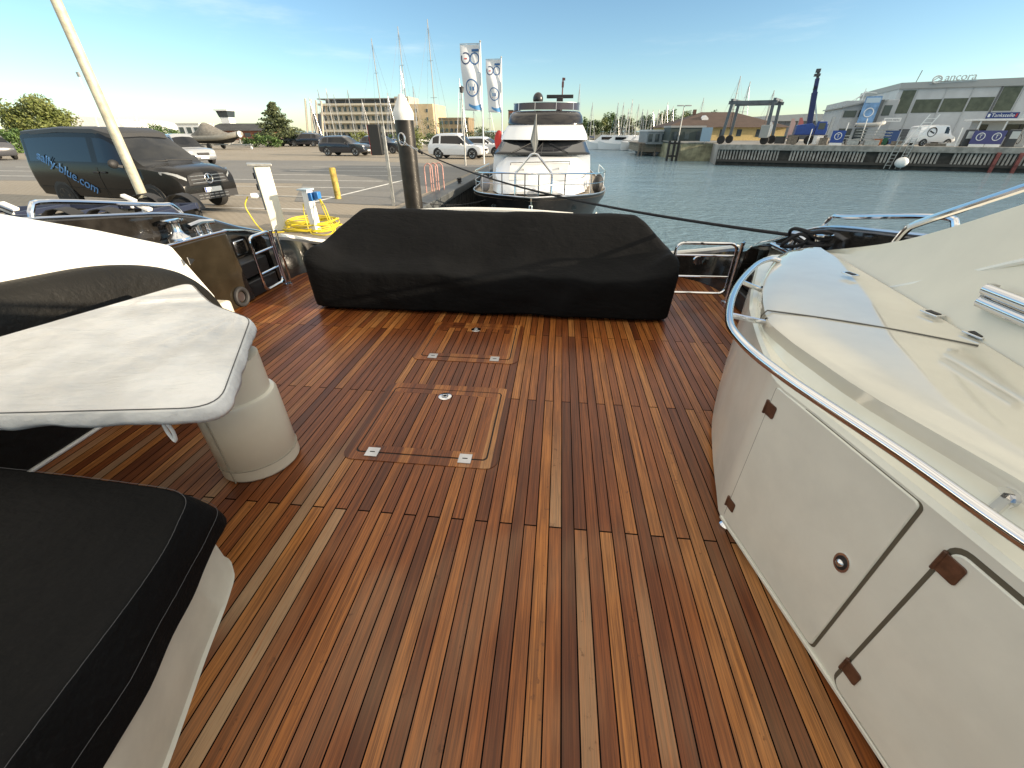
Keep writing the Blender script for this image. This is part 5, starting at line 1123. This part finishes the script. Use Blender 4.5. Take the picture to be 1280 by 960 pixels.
def cruiser(loc, label, rz, L_=8.5, dark=False, sc=1.):
    t = thing('motor_cruiser', label, 'boat', loc, rz, 'motor boats in the far marina'); m = MB()
    st = [(-.5, .17, 1.0), (-.1, .18, 1.05), (.2, .15, 1.2), (.4, .07, 1.4), (.5, .01, 1.5)]
    m.loft([[Vector((x*L_, -b*L_, z)), Vector((x*L_*.92, -b*L_*.75, -.1)), Vector((x*L_*.92, b*L_*.75, -.1)), Vector((x*L_, b*L_, z))] for x, b, z in st], True); m.build('hull', M('hull_dark', (.05, .06, .09), .25, coat=.5) if dark else hullm, t, 40)
    m = MB(); m.loft([[Vector((x*L_, -w_, z0)), Vector((x*L_, -w_*.82, z)), Vector((x*L_, w_*.82, z)), Vector((x*L_, w_, z0))] for x, w_, z0, z in ((-.35, 1.3, 1.0, 2.5), (.02, 1.3, 1.0, 2.6), (.22, 1.1, 1.1, 1.5), (.34, .7, 1.2, 1.35))], True); m.build('cabin', hullm, t, 35)
    m = MB(); m.bx(-.30*L_, 0, -1.30, 1.30, 1.75, 2.25); m.loft([[Vector((.03*L_, -1.0, 2.45)), Vector((.03*L_, 1.0, 2.45))], [Vector((.20*L_, -.95, 1.62)), Vector((.20*L_, .95, 1.62))]], False, ring_closed=False); m.build('windows', glassd, t, 0)
    m = MB(); m.tube([(-.2*L_, 0, 2.5), (-.22*L_, 0, 3.6)], .05, 6); m.build('aerial', mastm, t); return t
for px, yd, rz, lab, dk in ((752, 106, 2.9, 'white motor boat in the far marina, closest to the moored yacht', False), (768, 104, 3.0, 'small white motor boat between its two neighbours in the far marina row', False), (786, 103, -2.2, 'white motor boat with its bow to the open water in the far marina row', False), (800, 101, -2.4, 'white motor boat directly left of the wooden jetty', False), (818, 90, -2.6, 'big white motor cruiser behind the wooden jetty', False)):
    v = at_y(px, 185, yd); cruiser((v.x, yd, ZW+.15), lab, rz, 9.5 if px == 818 else 7.5, dk)
for k in range(16):
    x = 7+k*2.9+rnd.uniform(-.8, .8); h = 6.6+rnd.uniform(-1.2, 1.6); tree('far_tree', 'bushy green tree in the treeline behind the far marina masts', (x, 150+rnd.uniform(-4, 10), -.9), h, (2.6, 2.2, h*.42), [lf2, lf4, lf1][k % 3], 1500, .24, 100+k, 'far treeline trees')

# ================================================================ right-hand quay and its buildings
RZ = math.atan2(-.302, .953)
def Q(u, c, z): return Vector((.953*u+.302*c, -.302*u+.953*c, z))
def qd(px, py, c): # sight line meets the upright plane at distance c
    d = Vector(sight(px, py)); t = c/(.302*d.x+.953*d.y); return .953*d.x*t-.302*d.y*t, EYE+d.z*t
q = [Q(.25, 61.9, 0), Q(80, 61.9, 0), Q(160, 120, 0), Q(60, 200, 0), Q(-8, 120, 0), Q(-1.5, 78, 0)]
slab('quay_apron', [(p.x, p.y) for p in q], ZQ-.02, M('quay_paving', (.34, .32, .29), .85, var=.25, vs=.3))
def qthing(name, label, cat, u, c, z=ZQ, group=None, drz=0.): return thing(name, label, cat, Q(u, c, z), RZ+drz, group)
qw = qthing('quay_wall', 'long concrete quay wall faced with upright weathered timbers on the right', 'wall', .25, 61.8, ZQ)
MB().bx(0, 60, -.35, .6, -.50, .06).build('coping', conc, qw, 30, .04); MB().bx(0, 60, .02, .55, -2.6, -.5).build('backing', M('wall_dark', (.045, .042, .036), .8, var=.4, vs=1.5), qw, 0)
timb = MB(); x = .15
while x < 28:
    if not any(abs(x-g) < .42 for g in (7.0, 15.4, 17.6, 21.6)): timb.box((x+rnd.uniform(-.02, .02), -.10, -1.05), (.17, .16, 1.15+rnd.uniform(-.05, .05)))
    x += .33
timb.build('timber_facing', M('grey_timber', (.33, .31, .28), .9, var=.4, vs=1.2), qw, 0)
MB().bx(0, 60, -.22, -.02, -1.75, -1.50).build('waler', M('wet_timber', (.05, .045, .038), .7), qw, 0)
def ladder(name, label, u, c, z0, z1, w_, mt, lean=.3, n=9):
    t = qthing(name, label, 'ladder', u, c, z0); h = z1-z0; m = MB()
    for s in (0, w_): m.bar((s, 0, 0), (s+lean, .05, h), .07)
    m.build('side_rail', mt, t, 0); m = MB()
    for k in range(1, n): m.bar((lean*k/n, .05*k/n, h*k/n), (w_+lean*k/n, .05*k/n, h*k/n), .05)
    m.build('rungs', mt, t, 0); return t
ladder('quay_ladder', 'grey metal ladder on the quay wall left of the white buoy', 17.0, 61.3, -1.9, 1.0, .5, galv)
ladder('quay_ladder', 'second grey ladder on the quay wall, closest to the white buoy', 18.0, 61.3, -1.9, .9, .45, galv)
ladder('boarding_stairs', 'white boarding stairs standing on the quay above the white buoy', 18.3, 63.2, ZQ, 3.0, .8, white, 1.2, 8)['category'] = 'stairs'
for k, u in enumerate((25.7, 27.4)):
    t = qthing('fender_post', ['red painted timber post near the right end of the quay wall, left one', 'red painted timber post near the right end of the quay wall, right one'][k], 'post', u, 61.3, -2.1, 'red fender posts'); m = MB(); m.box((0, 0, .9), (.28, .22, 1.9)); m.build('timber', M('worn_red', (.22, .07, .06), .85, var=.4, vs=2.), t, 0, .02)
u, z = qd(1127, 203, 60.6); t = qthing('mooring_buoy', 'large white round fender buoy hanging at the quay wall', 'buoy', u, 60.6, z); m = MB(); m.ball((0, 0, 0), .58, 18, 12, .85); m.build('ball', white, t); m = MB(); m.tube([(0, 0, .45), (0, .3, 1.3)], .03, 6); m.build('line', rubber, t)
# pier heads left of the quay
v = at_y(816, 188, 78.7); jt = thing('wooden_jetty', 'weathered plank jetty end standing in the water left of the green wall', 'jetty', (15.0, 78.7, ZW))
MB().bx(-2.3, 3.0, 0, 12, .6, 1.72).build('plank_wall', mat_siding('jetty_planks', (.25, .22, .17), .28, 2, .6, .9), jt, 0, .02)
for x in (-2.35, -1.8, .3, 2.9): m = MB(); m.box((x, -.15, .7), (.22, .25, 2.2)); m.build('pile', wood, jt, 0, .02)
MB().bx(-2.5, 3.1, -.12, 12, 1.72, 1.86).build('deck', wood, jt, 0, .02)
v = at_y(865, 190, 66); gw = thing('pier_wall', 'mossy greenish pier wall between the jetty and the quay', 'wall', (17.6, 66, ZW))
MB().bx(-1.4, 3.4, 0, 14, -1, 2.1).build('concrete', M('mossy_concrete', (.27, .26, .17), .9, var=.45, vs=.9), gw, 0, .03); MB().bx(-1.5, 3.5, -.1, 14, 2.1, 2.25).build('coping', conc, gw, 0, .02)
for x in (-3.0, -2.3, -1.75): m = MB(); m.box((x, -.1, .9), (.28, .3, 3.0)); m.build('fender_pile', M('tarred_timber', (.022, .02, .018), .7), gw, 0, .02)
m = MB(); m.bar((-3.1, -.1, 2.1), (-1.6, -.1, 2.1), .2); m.bar((-3.1, -.1, .6), (-1.6, -.1, .6), .2); m.build('fender_beam', MATS['tarred_timber'], gw, 0)
v = at_y(844, 180, 73); a = at_y(853, 132, 73); t = thing('harbour_lamp', 'tall harbour lamp with a flat twin head above the green shed', 'lamp post', (v.x+.3, 73, -.1)); hh = a.z+.1
m = MB(); m.tube([(0, 0, -2), (0, 0, hh)], [.12, .07], 8); m.build('pole', galv, t); m = MB(); m.box((-.55, 0, hh), (.9, .35, .14)); m.box((.55, 0, hh), (.9, .35, .14)); m.build('lamp_head', M('lamp_grey', (.35, .36, .36), .5), t, 30, .03)
# restaurant and sheds
hr_ = building('restaurant', 'yellow house with a big brown hipped roof behind the boat lift', (28.2, 86, -.1), 19.5, 14, 2.15, M('yellow_render', (.62, .47, .21), .8, var=.08), mat_roof('brown_tiles', (.085, .055, .042)), rh=2.4, hip=7.6, over=.7, nwin=0)
for x, w_, h_ in ((-3.6, 1.0, 1.9), (-.6, .8, 1.1), (2.2, .8, 1.1), (5.6, 1.2, 1.2)): MB().bx(x-w_/2, x+w_/2, -.05, .02, 1.95-h_, 1.85).build('window', glassb, hr_, 0)
m = MB(); m.bx(-4.4, -3.9, 6.5, 7.1, 3.2, 4.95); m.build('chimney', M('chimney_dark', (.12, .07, .05), .8), hr_, 0)
m = MB(); m.prism([(-.9, 0), (.9, 0), (.9, .5), (0, 1.1), (-.9, .5)], 0, 2.5, lambda a, b, c: (-3.1+a*.6, 2.9+c, 3.2+b*.7)); m.build('dormer', white, hr_, 0)
building('green_shed', 'dark green shed with a flat roof in front of the yellow house', (18.6, 73.5, -.05), 4.9, 5, 2.0, M('dark_green', (.045, .062, .058), .6, var=.2, vs=.6), M('shed_roof', (.30, .31, .31), .6), nwin=3, wz=.25, wh=.5, ww=.4, cat='shed')
building('boat_shed', 'long pale-roofed open shed left of the dark green shed', (15.2, 78, -.3), 3.2, 8, 1.75, M('shed_grey', (.20, .23, .25), .6, var=.2), M('shed_pale_roof', (.55, .57, .58), .5), nwin=3, wz=.2, wh=.6, cat='shed')
u, z = qd(884, 172, 68); t = qthing('notice_board', 'pale blue notice board between the green shed and the boat lift', 'sign', u-.2, 68.5); m = MB(); m.box((0, 0, 1.0), (1.3, .1, 1.6)); m.build('board', M('board_blue', (.30, .42, .52), .5), t, 0); m = MB(); m.box((0, .06, .4), (.1, .1, .9)); m.build('post', galv, t, 0)
# travelling boat lift
lt = qthing('boat_lift', 'grey steel travelling boat lift with four legs and two top beams', 'boat lift', .3, 64)
lm = M('lift_grey', (.11, .125, .14), .5, .2, var=.2, vs=1.5)
for (u0, v0, u1) in ((.0, 0, .28), (1.0, 4.5, 1.1), (4.75, 0, 4.6), (5.9, 4.5, 5.7)): m = MB(); m.bar((u0, v0, .6), (u1, v0, 4.2), .34, .34); m.build('leg', lm, lt, 0, .02)
for v0, a, b in ((0, .1, 4.75), (4.5, .9, 5.9)): m = MB(); m.bar((a-.2, v0, 4.25), (b+.2, v0, 4.25), .26, .34); m.build('top_beam', lm, lt, 0, .02)
for a in (.25, 4.7): m = MB(); m.bar((a-.05, -.2, 4.5), (a+1.1, 4.7, 4.5), .3, .26); m.build('side_beam', lm, lt, 0, .02)
for u0, v0 in ((0, 0), (1.0, 4.5), (4.75, 0), (5.9, 4.5)):
    m = MB(); m.lathe([(.1, -.2), (.42, -.2), (.48, -.1), (.48, .1), (.42, .2), (.1, .2)], (u0, v0-.1, .48), 14, axis='Y'); m.build('wheel', tyre, lt)
m = MB(); m.box((4.5, -.3, 1.35), (.9, .9, 1.3)); m.build('engine_box', M('engine_grey', (.30, .31, .30), .6), lt, 0, .05)
m = MB()
for a in (.6, 4.3): m.tube([(a, 1.2, 4.2), (a+.1, 1.2, 1.6)], .03, 5)
m.build('sling', rubber, lt, 0)
# blue mobile crane
ck = qthing('mobile_crane', 'blue mobile crane with its boom raised nearly upright on the quay', 'crane', 9.5, 67)
m = MB(); m.bx(-1.6, 2.2, -1.1, 1.1, .55, 1.0); m.build('chassis', M('chassis_grey', (.10, .10, .105), .6), ck, 0, .04)
for x in (-1.1, .4, 1.7): m = MB(); m.lathe([(.1, -.2), (.42, -.2), (.5, -.1), (.5, .1), (.42, .2), (.1, .2)], (x, -1.0, .5), 14, axis='Y'); m.build('wheel', tyre, ck)
m = MB(); m.prism([(-1.2, 1.0), (.7, 1.0), (.7, 1.9), (.3, 2.2), (-1.2, 2.0)], -.7, .7, lambda a, b, c: (a, c, b)); m.build('body', blue, ck, 0, .06)
m = MB(); m.prism([(.8, 1.02), (1.9, 1.02), (1.95, 1.5), (1.7, 2.35), (.8, 2.35)], -1.0, -.1, lambda a, b, c: (a, c, b)); m.build('cab_frame', blue, ck, 0, .05); m = MB(); m.bx(.95, 1.6, -1.03, -.99, 1.55, 2.2); m.bx(1.72, 1.9, -.9, -.2, 1.55, 2.1); m.build('cab', glassb, ck, 0, .05)
m = MB(); m.bar((.1, -.2, 1.8), (-.45, -.2, 5.2), .55, .55); m.bar((-.43, -.2, 5.1), (-.62, -.2, 6.5), .40, .40); m.build('boom', M('crane_navy', (.02, .03, .11), .45), ck, 0, .03)
m = MB(); m.bar((-.6, -.2, 6.4), (-.75, -.2, 7.2), .26, .26); m.box((-.75, -.2, 6.8), (.6, .5, .25)); m.box((-.78, -.2, 7.2), (.45, .4, .35)); m.box((-.55, -.25, 5.6), (.35, .3, .4)); m.build('boom_head', M('head_dark', (.06, .065, .07), .5), ck, 0, .03)
m = MB(); m.bar((.9, -.3, 1.9), (-.15, -.3, 4.4), .16); m.tube([(.3, .2, 2.2), (-.7, .1, 7.0)], .03, 5); m.build('lifting_ram', steeld, ck, 0)
# long hall
hl_ = qthing('long_hall', 'long low hall with a pale curved roof and dark glazed front behind the crane', 'building', -2, 112, -.1)
MB().bx(0, 34, 0, 20, 0, 3.3).build('wall', mat_siding('hall_glazing', (.17, .19, .21), 1.25, 0, .5, .4), hl_, 0); m = MB(); m.prism([(-.6, 3.3), (34.6, 3.3), (34.6, 4.0), (17, 4.5), (-.6, 3.7)], -.8, 20, lambda a, b, c: (a, c, b)); m.build('roof', M('hall_roof', (.40, .42, .42), .5), hl_, 0)
for px, top, mt, lab in ((990, 148, M('banner_pink', (.62, .42, .38), .8), 'pale pink beach flag left of the blue crane'), (1000, 147, M('banner_red', (.55, .18, .17), .8), 'red beach flag close behind the blue crane'), (962, 152, white, 'white beach flag by the right leg of the boat lift'), (1026, 150, white, 'short white beach flag right of the blue crane'), (1041, 146, M('banner_white', (.74, .74, .72), .8), 'tall white beach flag left of the office')):
    u, z = qd(px, top, 76); t = qthing('beach_flag', lab, 'flag', u, 76, ZQ, 'beach flags on the quay'); H_ = z-ZQ
    m = MB(); m.tube([(0, 0, 0), (0, 0, H_)], .035, 6); m.build('pole', galv, t); m = MB(); m.prism([(0, .5), (.55, .7), (.62, H_*.8), (.3, H_), (0, H_)], -.01, .01, lambda a, b, c: (a, c+.08*math.sin(b*2), b)); m.build('cloth', mt, t, 0)
# harbour office
hc_ = M('office_grey', (.45, .47, .48), .6, var=.08, vs=.5)
of = qthing('harbour_office', 'grey two storey harbour office with a curved roof and a tall blue banner', 'building', 13.6, 73)
MB().bx(0, 5.4, 0, 12, 0, 4.6).build('wall', hc_, of, 0, .03); m = MB(); m.prism([(-.3, 3.85), (2, 4.35), (4.2, 4.5), (4.2, 4.62), (2, 4.5), (-.3, 4.0)], -.4, 12, lambda a, b, c: (a, c, b)); m.build('roof', M('office_roof', (.36, .38, .38), .5), of, 0)
for a, b, z0, z1 in ((.2, 1.5, 3.0, 3.7), (1.75, 2.9, 3.0, 3.75), (4.1, 4.9, 3.15, 4.2), (.3, 1.7, .4, 1.8), (2.0, 3.3, .4, 1.8)): MB().bx(a, b, -.06, .02, z0-.14, z1-.14).build('window', glassb, of, 0, .02)
bn = MB().bx(1.75, 3.35, -.9, -.8, 2.05, 4.95).build('banner', M('banner_blue', (.20, .36, .60), .7, var=.3, vs=1.2), of, 0)
m = MB(); m.tube([(2.55+.45*math.cos(a), -.93, 3.3+.45*math.sin(a)) for a in [i/24*2*math.pi for i in range(24)]], .06, 6, True); m.build('banner_emblem', M('emblem_white', (.75, .78, .8), .7), bn)
m = MB(); m.bx(1.85, 3.25, -.925, -.905, 4.3, 4.8); m.build('banner_top', M('banner_pale', (.5, .62, .72), .7), bn, 0)
m = MB(); m.bx(3.3, 3.7, -.85, 0, 2.0, 4.6); m.build('side_fin', M('fin_dark', (.12, .13, .135), .5), of, 0)
m = MB()
for k in range(6): m.bar((.9+k*.25, 2, 4.6+k*.18), (1.15+k*.25, 2, 4.6+(k+1)*.18 if k < 4 else 5.5), .07); 
m.bar((1.2, 2, 4.5), (2.0, 2, 5.6), .09); m.bar((2.0, 2, 5.6), (3.3, 2, 5.4), .06); m.bar((2.0, 2, 4.6), (2.0, 2, 5.9), .07); m.build('roof_frame', white, of, 0)
wsn = MB().bx(4.35, 6.05, -.99, -.95, 2.35, 2.75).build('white_sign', white, of, 0)
text_mesh('sign_text', 'ancora marina', M('sign_dark', (.05, .05, .07), .6), wsn, .24, (5.2, -1.0, 2.55), (R(90), 0, 0), .002)
# big warehouse
wa = qthing('marina_warehouse', 'large grey panelled marina warehouse with letters on its roof edge at the right', 'building', 19, 75)
pnl = M('metal_panel', (.52, .54, .555), .5, .1, var=.08, vs=.6)
MB().bx(0, 27, 0, 18, 0, 6.0).build('wall', pnl, wa, 0); m = MB(); m.prism([(-.1, 5.75), (27.2, 5.75), (27.2, 6.7), (-.1, 6.35)], -.25, 18.1, lambda a, b, c: (a, c, b)); m.build('fascia', M('fascia_grey', (.34, .36, .365), .5), wa, 0)
wgl = M('green_glazing', (.085, .095, .065), .2, var=.3, vs=1.5)
for a, b, z0, z1 in ((.45, 1.75, 3.25, 5.6), (2.1, 4.55, 3.3, 4.65), (4.75, 7.0, 3.35, 4.7), (7.2, 9.35, 3.4, 4.75), (9.7, 11.3, 3.4, 5.7), (12.6, 13.8, 3.3, 4.6), (15, 17, 3.3, 5.6)): MB().bx(a, b, -.05, .03, z0, z1).build('window', wgl, wa, 0)
for x in (1.95, 4.65, 7.1, 9.5, 11.5, 14.5): MB().bx(x-.05, x+.05, -.08, 0, 0, 5.75).build('panel_joint', M('joint_pale', (.46, .48, .49), .5), wa, 0)
MB().bx(9.45, 9.6, -.12, 0, 0, 5.75).build('downpipe', M('pipe_dark', (.12, .125, .13), .5), wa, 0)
m = MB(); m.prism([(1.2, .1), (2.3, .1), (2.3, 1.6), (1.2, 1.6)], -.05, .02, lambda a, b, c: (a+.5, c-.0, b)); m.build('louvre', mat_siding('louvre_dark', (.12, .13, .14), .3, 2), wa, 0)
let = M('sign_letters', (.60, .61, .60), .35, .3)
sg_ = MB(); sg_.tube([(3.15+.42*math.cos(a), -.45, 6.55+.34*math.sin(a)) for a in [i/24*2*math.pi for i in range(24)]], .07, 6, True); sg_.tube([(2.8, -.45, 6.45), (3.2, -.45, 6.75), (3.6, -.45, 6.5), (3.3, -.45, 6.4)], .06, 6); so = sg_.build('roof_sign', let, wa)
text_mesh('letters', 'ancora', let, so, 1.0, (5.25, -.45, 6.72), (R(90), R(-1), 0), .06, sx=1.05)
m = MB(); m.bar((2.6, -.3, 6.2), (6.9, -.3, 6.35), .06); m.build('sign_frame', steeld, so, 0)
m = MB(); m.tube([(1.6, 1, 6.3), (1.75, 1, 7.6)], .04, 5); m.build('aerial', rubber, wa)
# fuel station on the quay
fs = qthing('fuel_station', 'quayside fuel station kiosk with a flat canopy and a navy name sign', 'fuel station', 24.3, 66)
MB().bx(-.1, 6, -1.0, 2.2, 2.30, 2.46).build('canopy', white, fs, 0, .02); MB().bx(.6, 5.8, .6, 2.1, 0, 2.3).build('kiosk', M('kiosk_grey', (.42, .43, .42), .6), fs, 0)
for x in (.25, 2.3, 4.6): m = MB(); m.box((x, -.8, 1.15), (.10, .10, 2.3)); m.build('post', white, fs, 0)
for a, b in ((.9, 1.5), (3.0, 4.4)): MB().bx(a, b, .55, .62, .9, 2.0).build('window', glassd, fs, 0)
ns_ = MB().bx(.55, 3.0, -.55, -.45, 2.50, 3.02).build('name_sign', navy, fs, 0)
text_mesh('sign_text', 'Tankstelle', white, ns_, .44, (1.80, -.56, 2.76), (R(90), 0, 0), .003)
m = MB(); m.bx(.62, .80, -.57, -.55, 2.62, 2.90); m.build('pump_symbol', white, ns_, 0); m = MB(); m.bx(2.75, 2.9, -.57, -.55, 2.6, 2.92); m.build('anchor_symbol', red, ns_, 0)
MB().bx(3.2, 4.6, -.6, -.45, 2.5, 2.95).build('notice', M('notice_grey', (.5, .53, .53), .5), fs, 0)
def tsign(px, py, c, lab, mt):
    u, z = qd(px, py, c); t = qthing('information_sign', lab, 'sign', u, c, ZQ, 'square signs with a ringed letter T'); 
    b = MB().bx(-.62, .62, -.05, .05, .28, 1.45).build('panel', mt, t, 0); MB().bx(-.58, .58, -.06, .06, .02, .27).build('base', white, t, 0)
    m = MB(); m.tube([(.32*math.cos(a), -.07, .92+.32*math.sin(a)) for a in [i/20*2*math.pi for i in range(20)]], .035, 6, True); m.build('ring', white, b); text_mesh('letter', 'T', white, b, .46, (0, -.07, .92), (R(90), 0, 0), .004)
tsign(1045, 177, 63.2, 'blue square sign with a ringed T, the leftmost of three, near the crane', blue)
tsign(1220, 181, 62.9, 'purple square sign with a ringed T, left one before the fuel kiosk', M('sign_purple', (.07, .07, .20), .5))
tsign(1240, 181, 62.9, 'purple square sign with a ringed T, right one before the fuel kiosk', M('sign_purple', (.07, .07, .20), .5))
for px, lab in ((1208, 'fuel pump with a pale screen left of the purple signs'), (1262, 'fuel pump with a pale screen right of the purple signs')):
    u, z = qd(px, 178, 63.6); t = qthing('fuel_pump', lab, 'fuel pump', u, 63.6, ZQ, 'fuel pumps'); MB().bx(-.45, .45, -.25, .25, 0, 1.55).build('housing', M('pump_dark', (.05, .055, .06), .5), t, 0, .1); MB().bx(-.32, .32, -.28, -.25, .75, 1.38).build('screen', M('pump_screen', (.5, .53, .52), .4), t, 0); m = MB(); m.tube([(.46, 0, 1.2), (.7, -.1, .8), (.6, -.1, .3), (.46, 0, .5)], .03, 6, smooth=4); m.build('hose', rubber, t)
# van on the quay
u, z = qd(1160, 180, 65.5); vv = Q(u, 65.5, ZQ)
wv = make_car('delivery_van', 'white van with a round dark emblem parked on the quay before the warehouse', whitecar, [(-1.9, .5, .9, 1.0, .80, .76), (-1.86, .4, 1.1, 1.5, .86, .78), (-1.75, .38, 1.1, 1.85, .88, .78), (.5, .36, 1.1, 1.92, .88, .78), (.85, .36, 1.08, 1.75, .88, .76), (1.35, .36, 1.02, 1.10, .87, .78), (1.75, .38, .85, .95, .84, .7), (1.92, .42, .62, .7, .76, .6)], [(.35, .95)], (.9, 1.32), (9, 9.1), (-1.2, 1.2), .32, vv, RZ+R(18), None, .87)
m = MB(); m.tube([(-.75+.42*math.cos(a), -.86, 1.30+.42*math.sin(a)) for a in [i/20*2*math.pi for i in range(20)]], .045, 6, True); m.box((-.75, -.86, 1.3), (.55, .02, .12), ry=R(25)); m.build('emblem', rubber, wv)
# clutter on the quay
cl_m = [galv, M('clutter_orange', (.40, .13, .04), .6), M('clutter_blue', (.04, .09, .24), .5), M('clutter_green', (.03, .14, .08), .6), white, M('clutter_dark', (.05, .05, .05), .6), wood]
def rack(u, c, lab, n, w_):
    t = qthing('trailer_stack', lab, 'trailer stack', u, c, ZQ, 'stacked trailers on the quay')
    for k in range(n):
        m = MB(); z = .35+.28*k
        for y in (-.5, .5): m.bar((0, y, z), (w_, y, z+.05), .07)
        for i in range(4): m.bar((.2+i*(w_-.4)/3, -.5, z), (.2+i*(w_-.4)/3, .5, z), .06)
        m.build('frame', galv, t, 0)
    for x in (.3, w_-.3):
        m = MB(); m.lathe([(.05, -.08), (.24, -.08), (.28, 0), (.24, .08), (.05, .08)], (x, -.55, .28), 12, axis='Y'); m.build('wheel', tyre, t)
rack(14.3, 65.5, 'grey stack of boat trailers left of the boarding stairs', 5, 2.6); rack(16.0, 67, 'grey stack of boat trailers before the office windows', 5, 1.9); rack(12.6, 66, 'low stack of boat trailers right of the blue sign', 3, 1.4)
for k, (px, c, w_, h_, mi, lab) in enumerate(((1030, 64, .8, .7, 6, 'low wooden crate right of the crane'), (1066, 63.6, 1.1, .55, 0, 'grey bin on the quay edge under the office'), (1090, 63.4, 1.3, .5, 0, 'grey bin left of the boarding stairs'), (1098, 65, .7, .6, 1, 'orange box under the trailer stack'), (1104, 66, .7, .7, 3, 'green box beside the orange box'), (1112, 70, 1.2, 1.4, 2, 'blue container before the office'), (990, 66, 1.0, .9, 6, 'wooden crate beside the boat lift'), (975, 67, 1.0, .8, 5, 'dark crate at the right leg of the boat lift'), (1190, 63.8, 1.2, .3, 4, 'white folded dinghy lying on the quay before the van'), (1172, 63.4, 1.4, .25, 6, 'stack of planks on the quay before the van'), (1022, 65, .7, .9, 4, 'white box on the quay near the crane cab'), (1122, 64.6, .9, .4, 6, 'low pallet beside the boarding stairs'))):
    u, z = qd(px, 175, c); t = qthing('quay_crate', lab, 'crate', u, c, ZQ, 'crates and boxes on the quay', drz=rnd.uniform(-.3, .3)); m = MB(); m.bx(-w_/2, w_/2, -.4, .4, .06, h_); m.build('box', cl_m[mi], t, 0, .03); m = MB(); m.bx(-w_/2-.02, w_/2+.02, -.42, .42, h_, h_+.05); m.build('lid', cl_m[(mi+5) % 7] if mi == 5 else cl_m[mi], t, 0, .01)
for k, (px, c, h_, lab) in enumerate(((1052, 64.5, 2.2, 'white post right of the blue sign'), (1075, 66, 2.6, 'leaning white spar beside the trailer stack'), (1088, 67, 2.4, 'white spar behind the trailer stack'), (1010, 63.5, 1.6, 'thin pale post by the crane wheel'), (1196, 63, 1.7, 'white post left of the fuel pump'))):
    u, z = qd(px, 178, c); t = qthing('quay_post', lab, 'post', u, c, ZQ, 'posts and spars on the quay'); m = MB(); m.tube([(0, 0, 0), (rnd.uniform(-.2, .5), 0, h_)], .05, 7); m.ball((0, 0, .03), .1, 8, 5, .4); m.build('spar', white, t)
for k, (px, c, lab) in enumerate(((1035, 66, 'small grey dinghy on the quay behind the blue sign'), (1078, 68, 'small pale dinghy lying on the trailer stack'))):
    u, z = qd(px, 175, c); t = qthing('small_dinghy', lab, 'boat', u, c, ZQ+(.1 if k == 0 else 1.7), 'dinghies ashore'); m = MB(); m.tube([(-1.2, .5, .3), (.6, .5, .32), (1.4, 0, .5), (.6, -.5, .32), (-1.2, -.5, .3)], .2, 8, smooth=3); m.build('tube', M('dinghy_grey', (.42, .42, .40), .6), t, 60); m = MB(); m.bx(-1.2, .6, -.4, .4, .1, .25); m.build('floor', rubber, t, 0)
for k, u_ in enumerate((12.8, 16.5, 20.2)):
    pass
